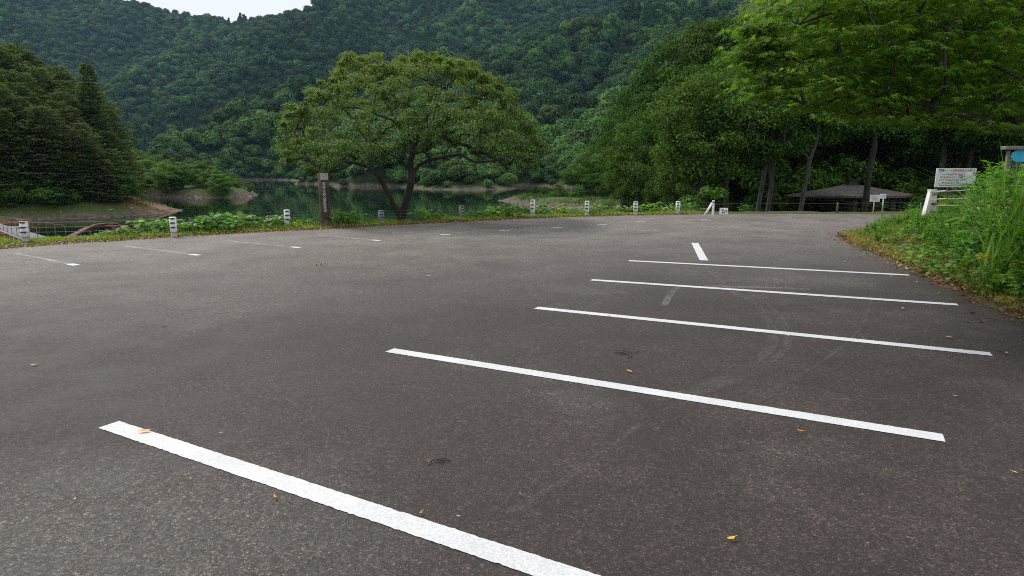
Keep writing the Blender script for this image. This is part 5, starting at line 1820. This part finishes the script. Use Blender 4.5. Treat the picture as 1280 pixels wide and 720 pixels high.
FALL = [(181, 541, .075, M_YLEAF, 'long orange leaf lying on the near end of the closest line'), (344, 624, .028, M_YLEAF, 'small orange leaf on bare asphalt below the closest line'),
        (526, 644, .026, M_YLEAF, 'orange leaf lying on the upper edge of the closest line'), (573, 648, .020, M_PLEAF, 'tiny pale leaf just above the closest line'), (276, 544, .022, M_PLEAF, 'tiny pale leaf just past the end of the closest line'),
        (94, 627, .02, M_PLEAF, 'pale leaf fragment near the corner of the lot surface below the closest line'), (205, 408, .075, M_BLEAF, 'lone brown leaf on the open asphalt before the lake'), (1000, 541, .042, M_YLEAF, 'yellow leaf just above the end of the second line'),
        (913, 676, .045, M_YLEAF, 'curled yellow leaf with a stalk at the bottom of the lot'), (787, 466, .06, M_YLEAF, 'yellow leaf just above the second line'), (535, 580, .04, M_BLEAF, 'reddish brown leaf beside a small twig'),
        (650, 620, .018, M_YLEAF, 'tiny orange speck of leaf right of the closest line'), (986, 421, .055, M_YLEAF, 'yellow leaf just under the middle bay line'), (762, 396, .05, M_YLEAF, 'yellow leaf by the start of the middle line'),
        (1128, 387, .075, M_YLEAF, 'yellow leaf between the smeared line and the middle line'), (1186, 423, .06, M_PLEAF, 'pale leaf near the end of the middle line'), (42, 458, .05, M_PLEAF, 'pale leaf on the asphalt far from any line'),
        (1268, 593, .03, M_PLEAF, 'pale leaf by the shaded edge of the lot'), (1258, 443, .06, M_YLEAF, 'yellow leaf between the middle line and the mound'), (1193, 497, .03, M_YLEAF, 'small yellow leaf above the end of the second line'), (535, 346, .08, M_YLEAF, 'yellow leaf on the open lot beneath the cherry tree'),
        (1010, 318, .10, M_PLEAF, 'pale leaf beyond the farthest bay line'), (948, 318, .09, M_PLEAF, 'small pale leaf near the short tick stripe'), (1150, 482, .03, M_BLEAF, 'brown leaf above the second line near its end'), (452, 330, .09, M_YLEAF, 'leaf on the open lot near the wooden post')]
for k, (px, py, L_, mt, lab) in enumerate(FALL):
    p = G(px, py)
    onl = 0.008
    o = link('fallen_leaf', leaf_mesh(L_, L_ * 0.42, mt, [0.3, 0.8, 0.5][k % 3], k), None, (p[0], p[1], onl), (0, 0, [0.3, 2.1, 1.0, -0.6][k % 4]))
    tag(o, lab, 'leaf', 'fallen leaves on the asphalt')
def twig(px, py, n, L_, lab, seed):
    r = np.random.default_rng(seed)
    p = G(px, py)
    mb = MB()
    for i in range(n):
        a = r.uniform(0, 6.28); c = r.normal(0, L_ * 0.4, 2)
        mb.tube([(c[0], c[1], 0.008), (c[0] + math.cos(a) * L_ * .5, c[1] + math.sin(a) * L_ * .5, 0.014), (c[0] + math.cos(a + .3) * L_, c[1] + math.sin(a + .3) * L_, 0.007)], 0.0025, 5)
    tag(mb.build('twig', M_BARK, None, (p[0], p[1], 0)), lab, 'twig')
twig(545, 578, 4, 0.06, 'broken twig beside the reddish leaf on bare asphalt', 1)
twig(785, 444, 9, 0.09, 'scatter of dry twigs above the second line', 2)
tag(link('grass_tuft', tussock(870, 26, 0.05, M_WEED), None, tuple(G(401, 331)), (0, 0, 0)), 'tiny weed tuft growing from the asphalt below the wooden post', 'weed')
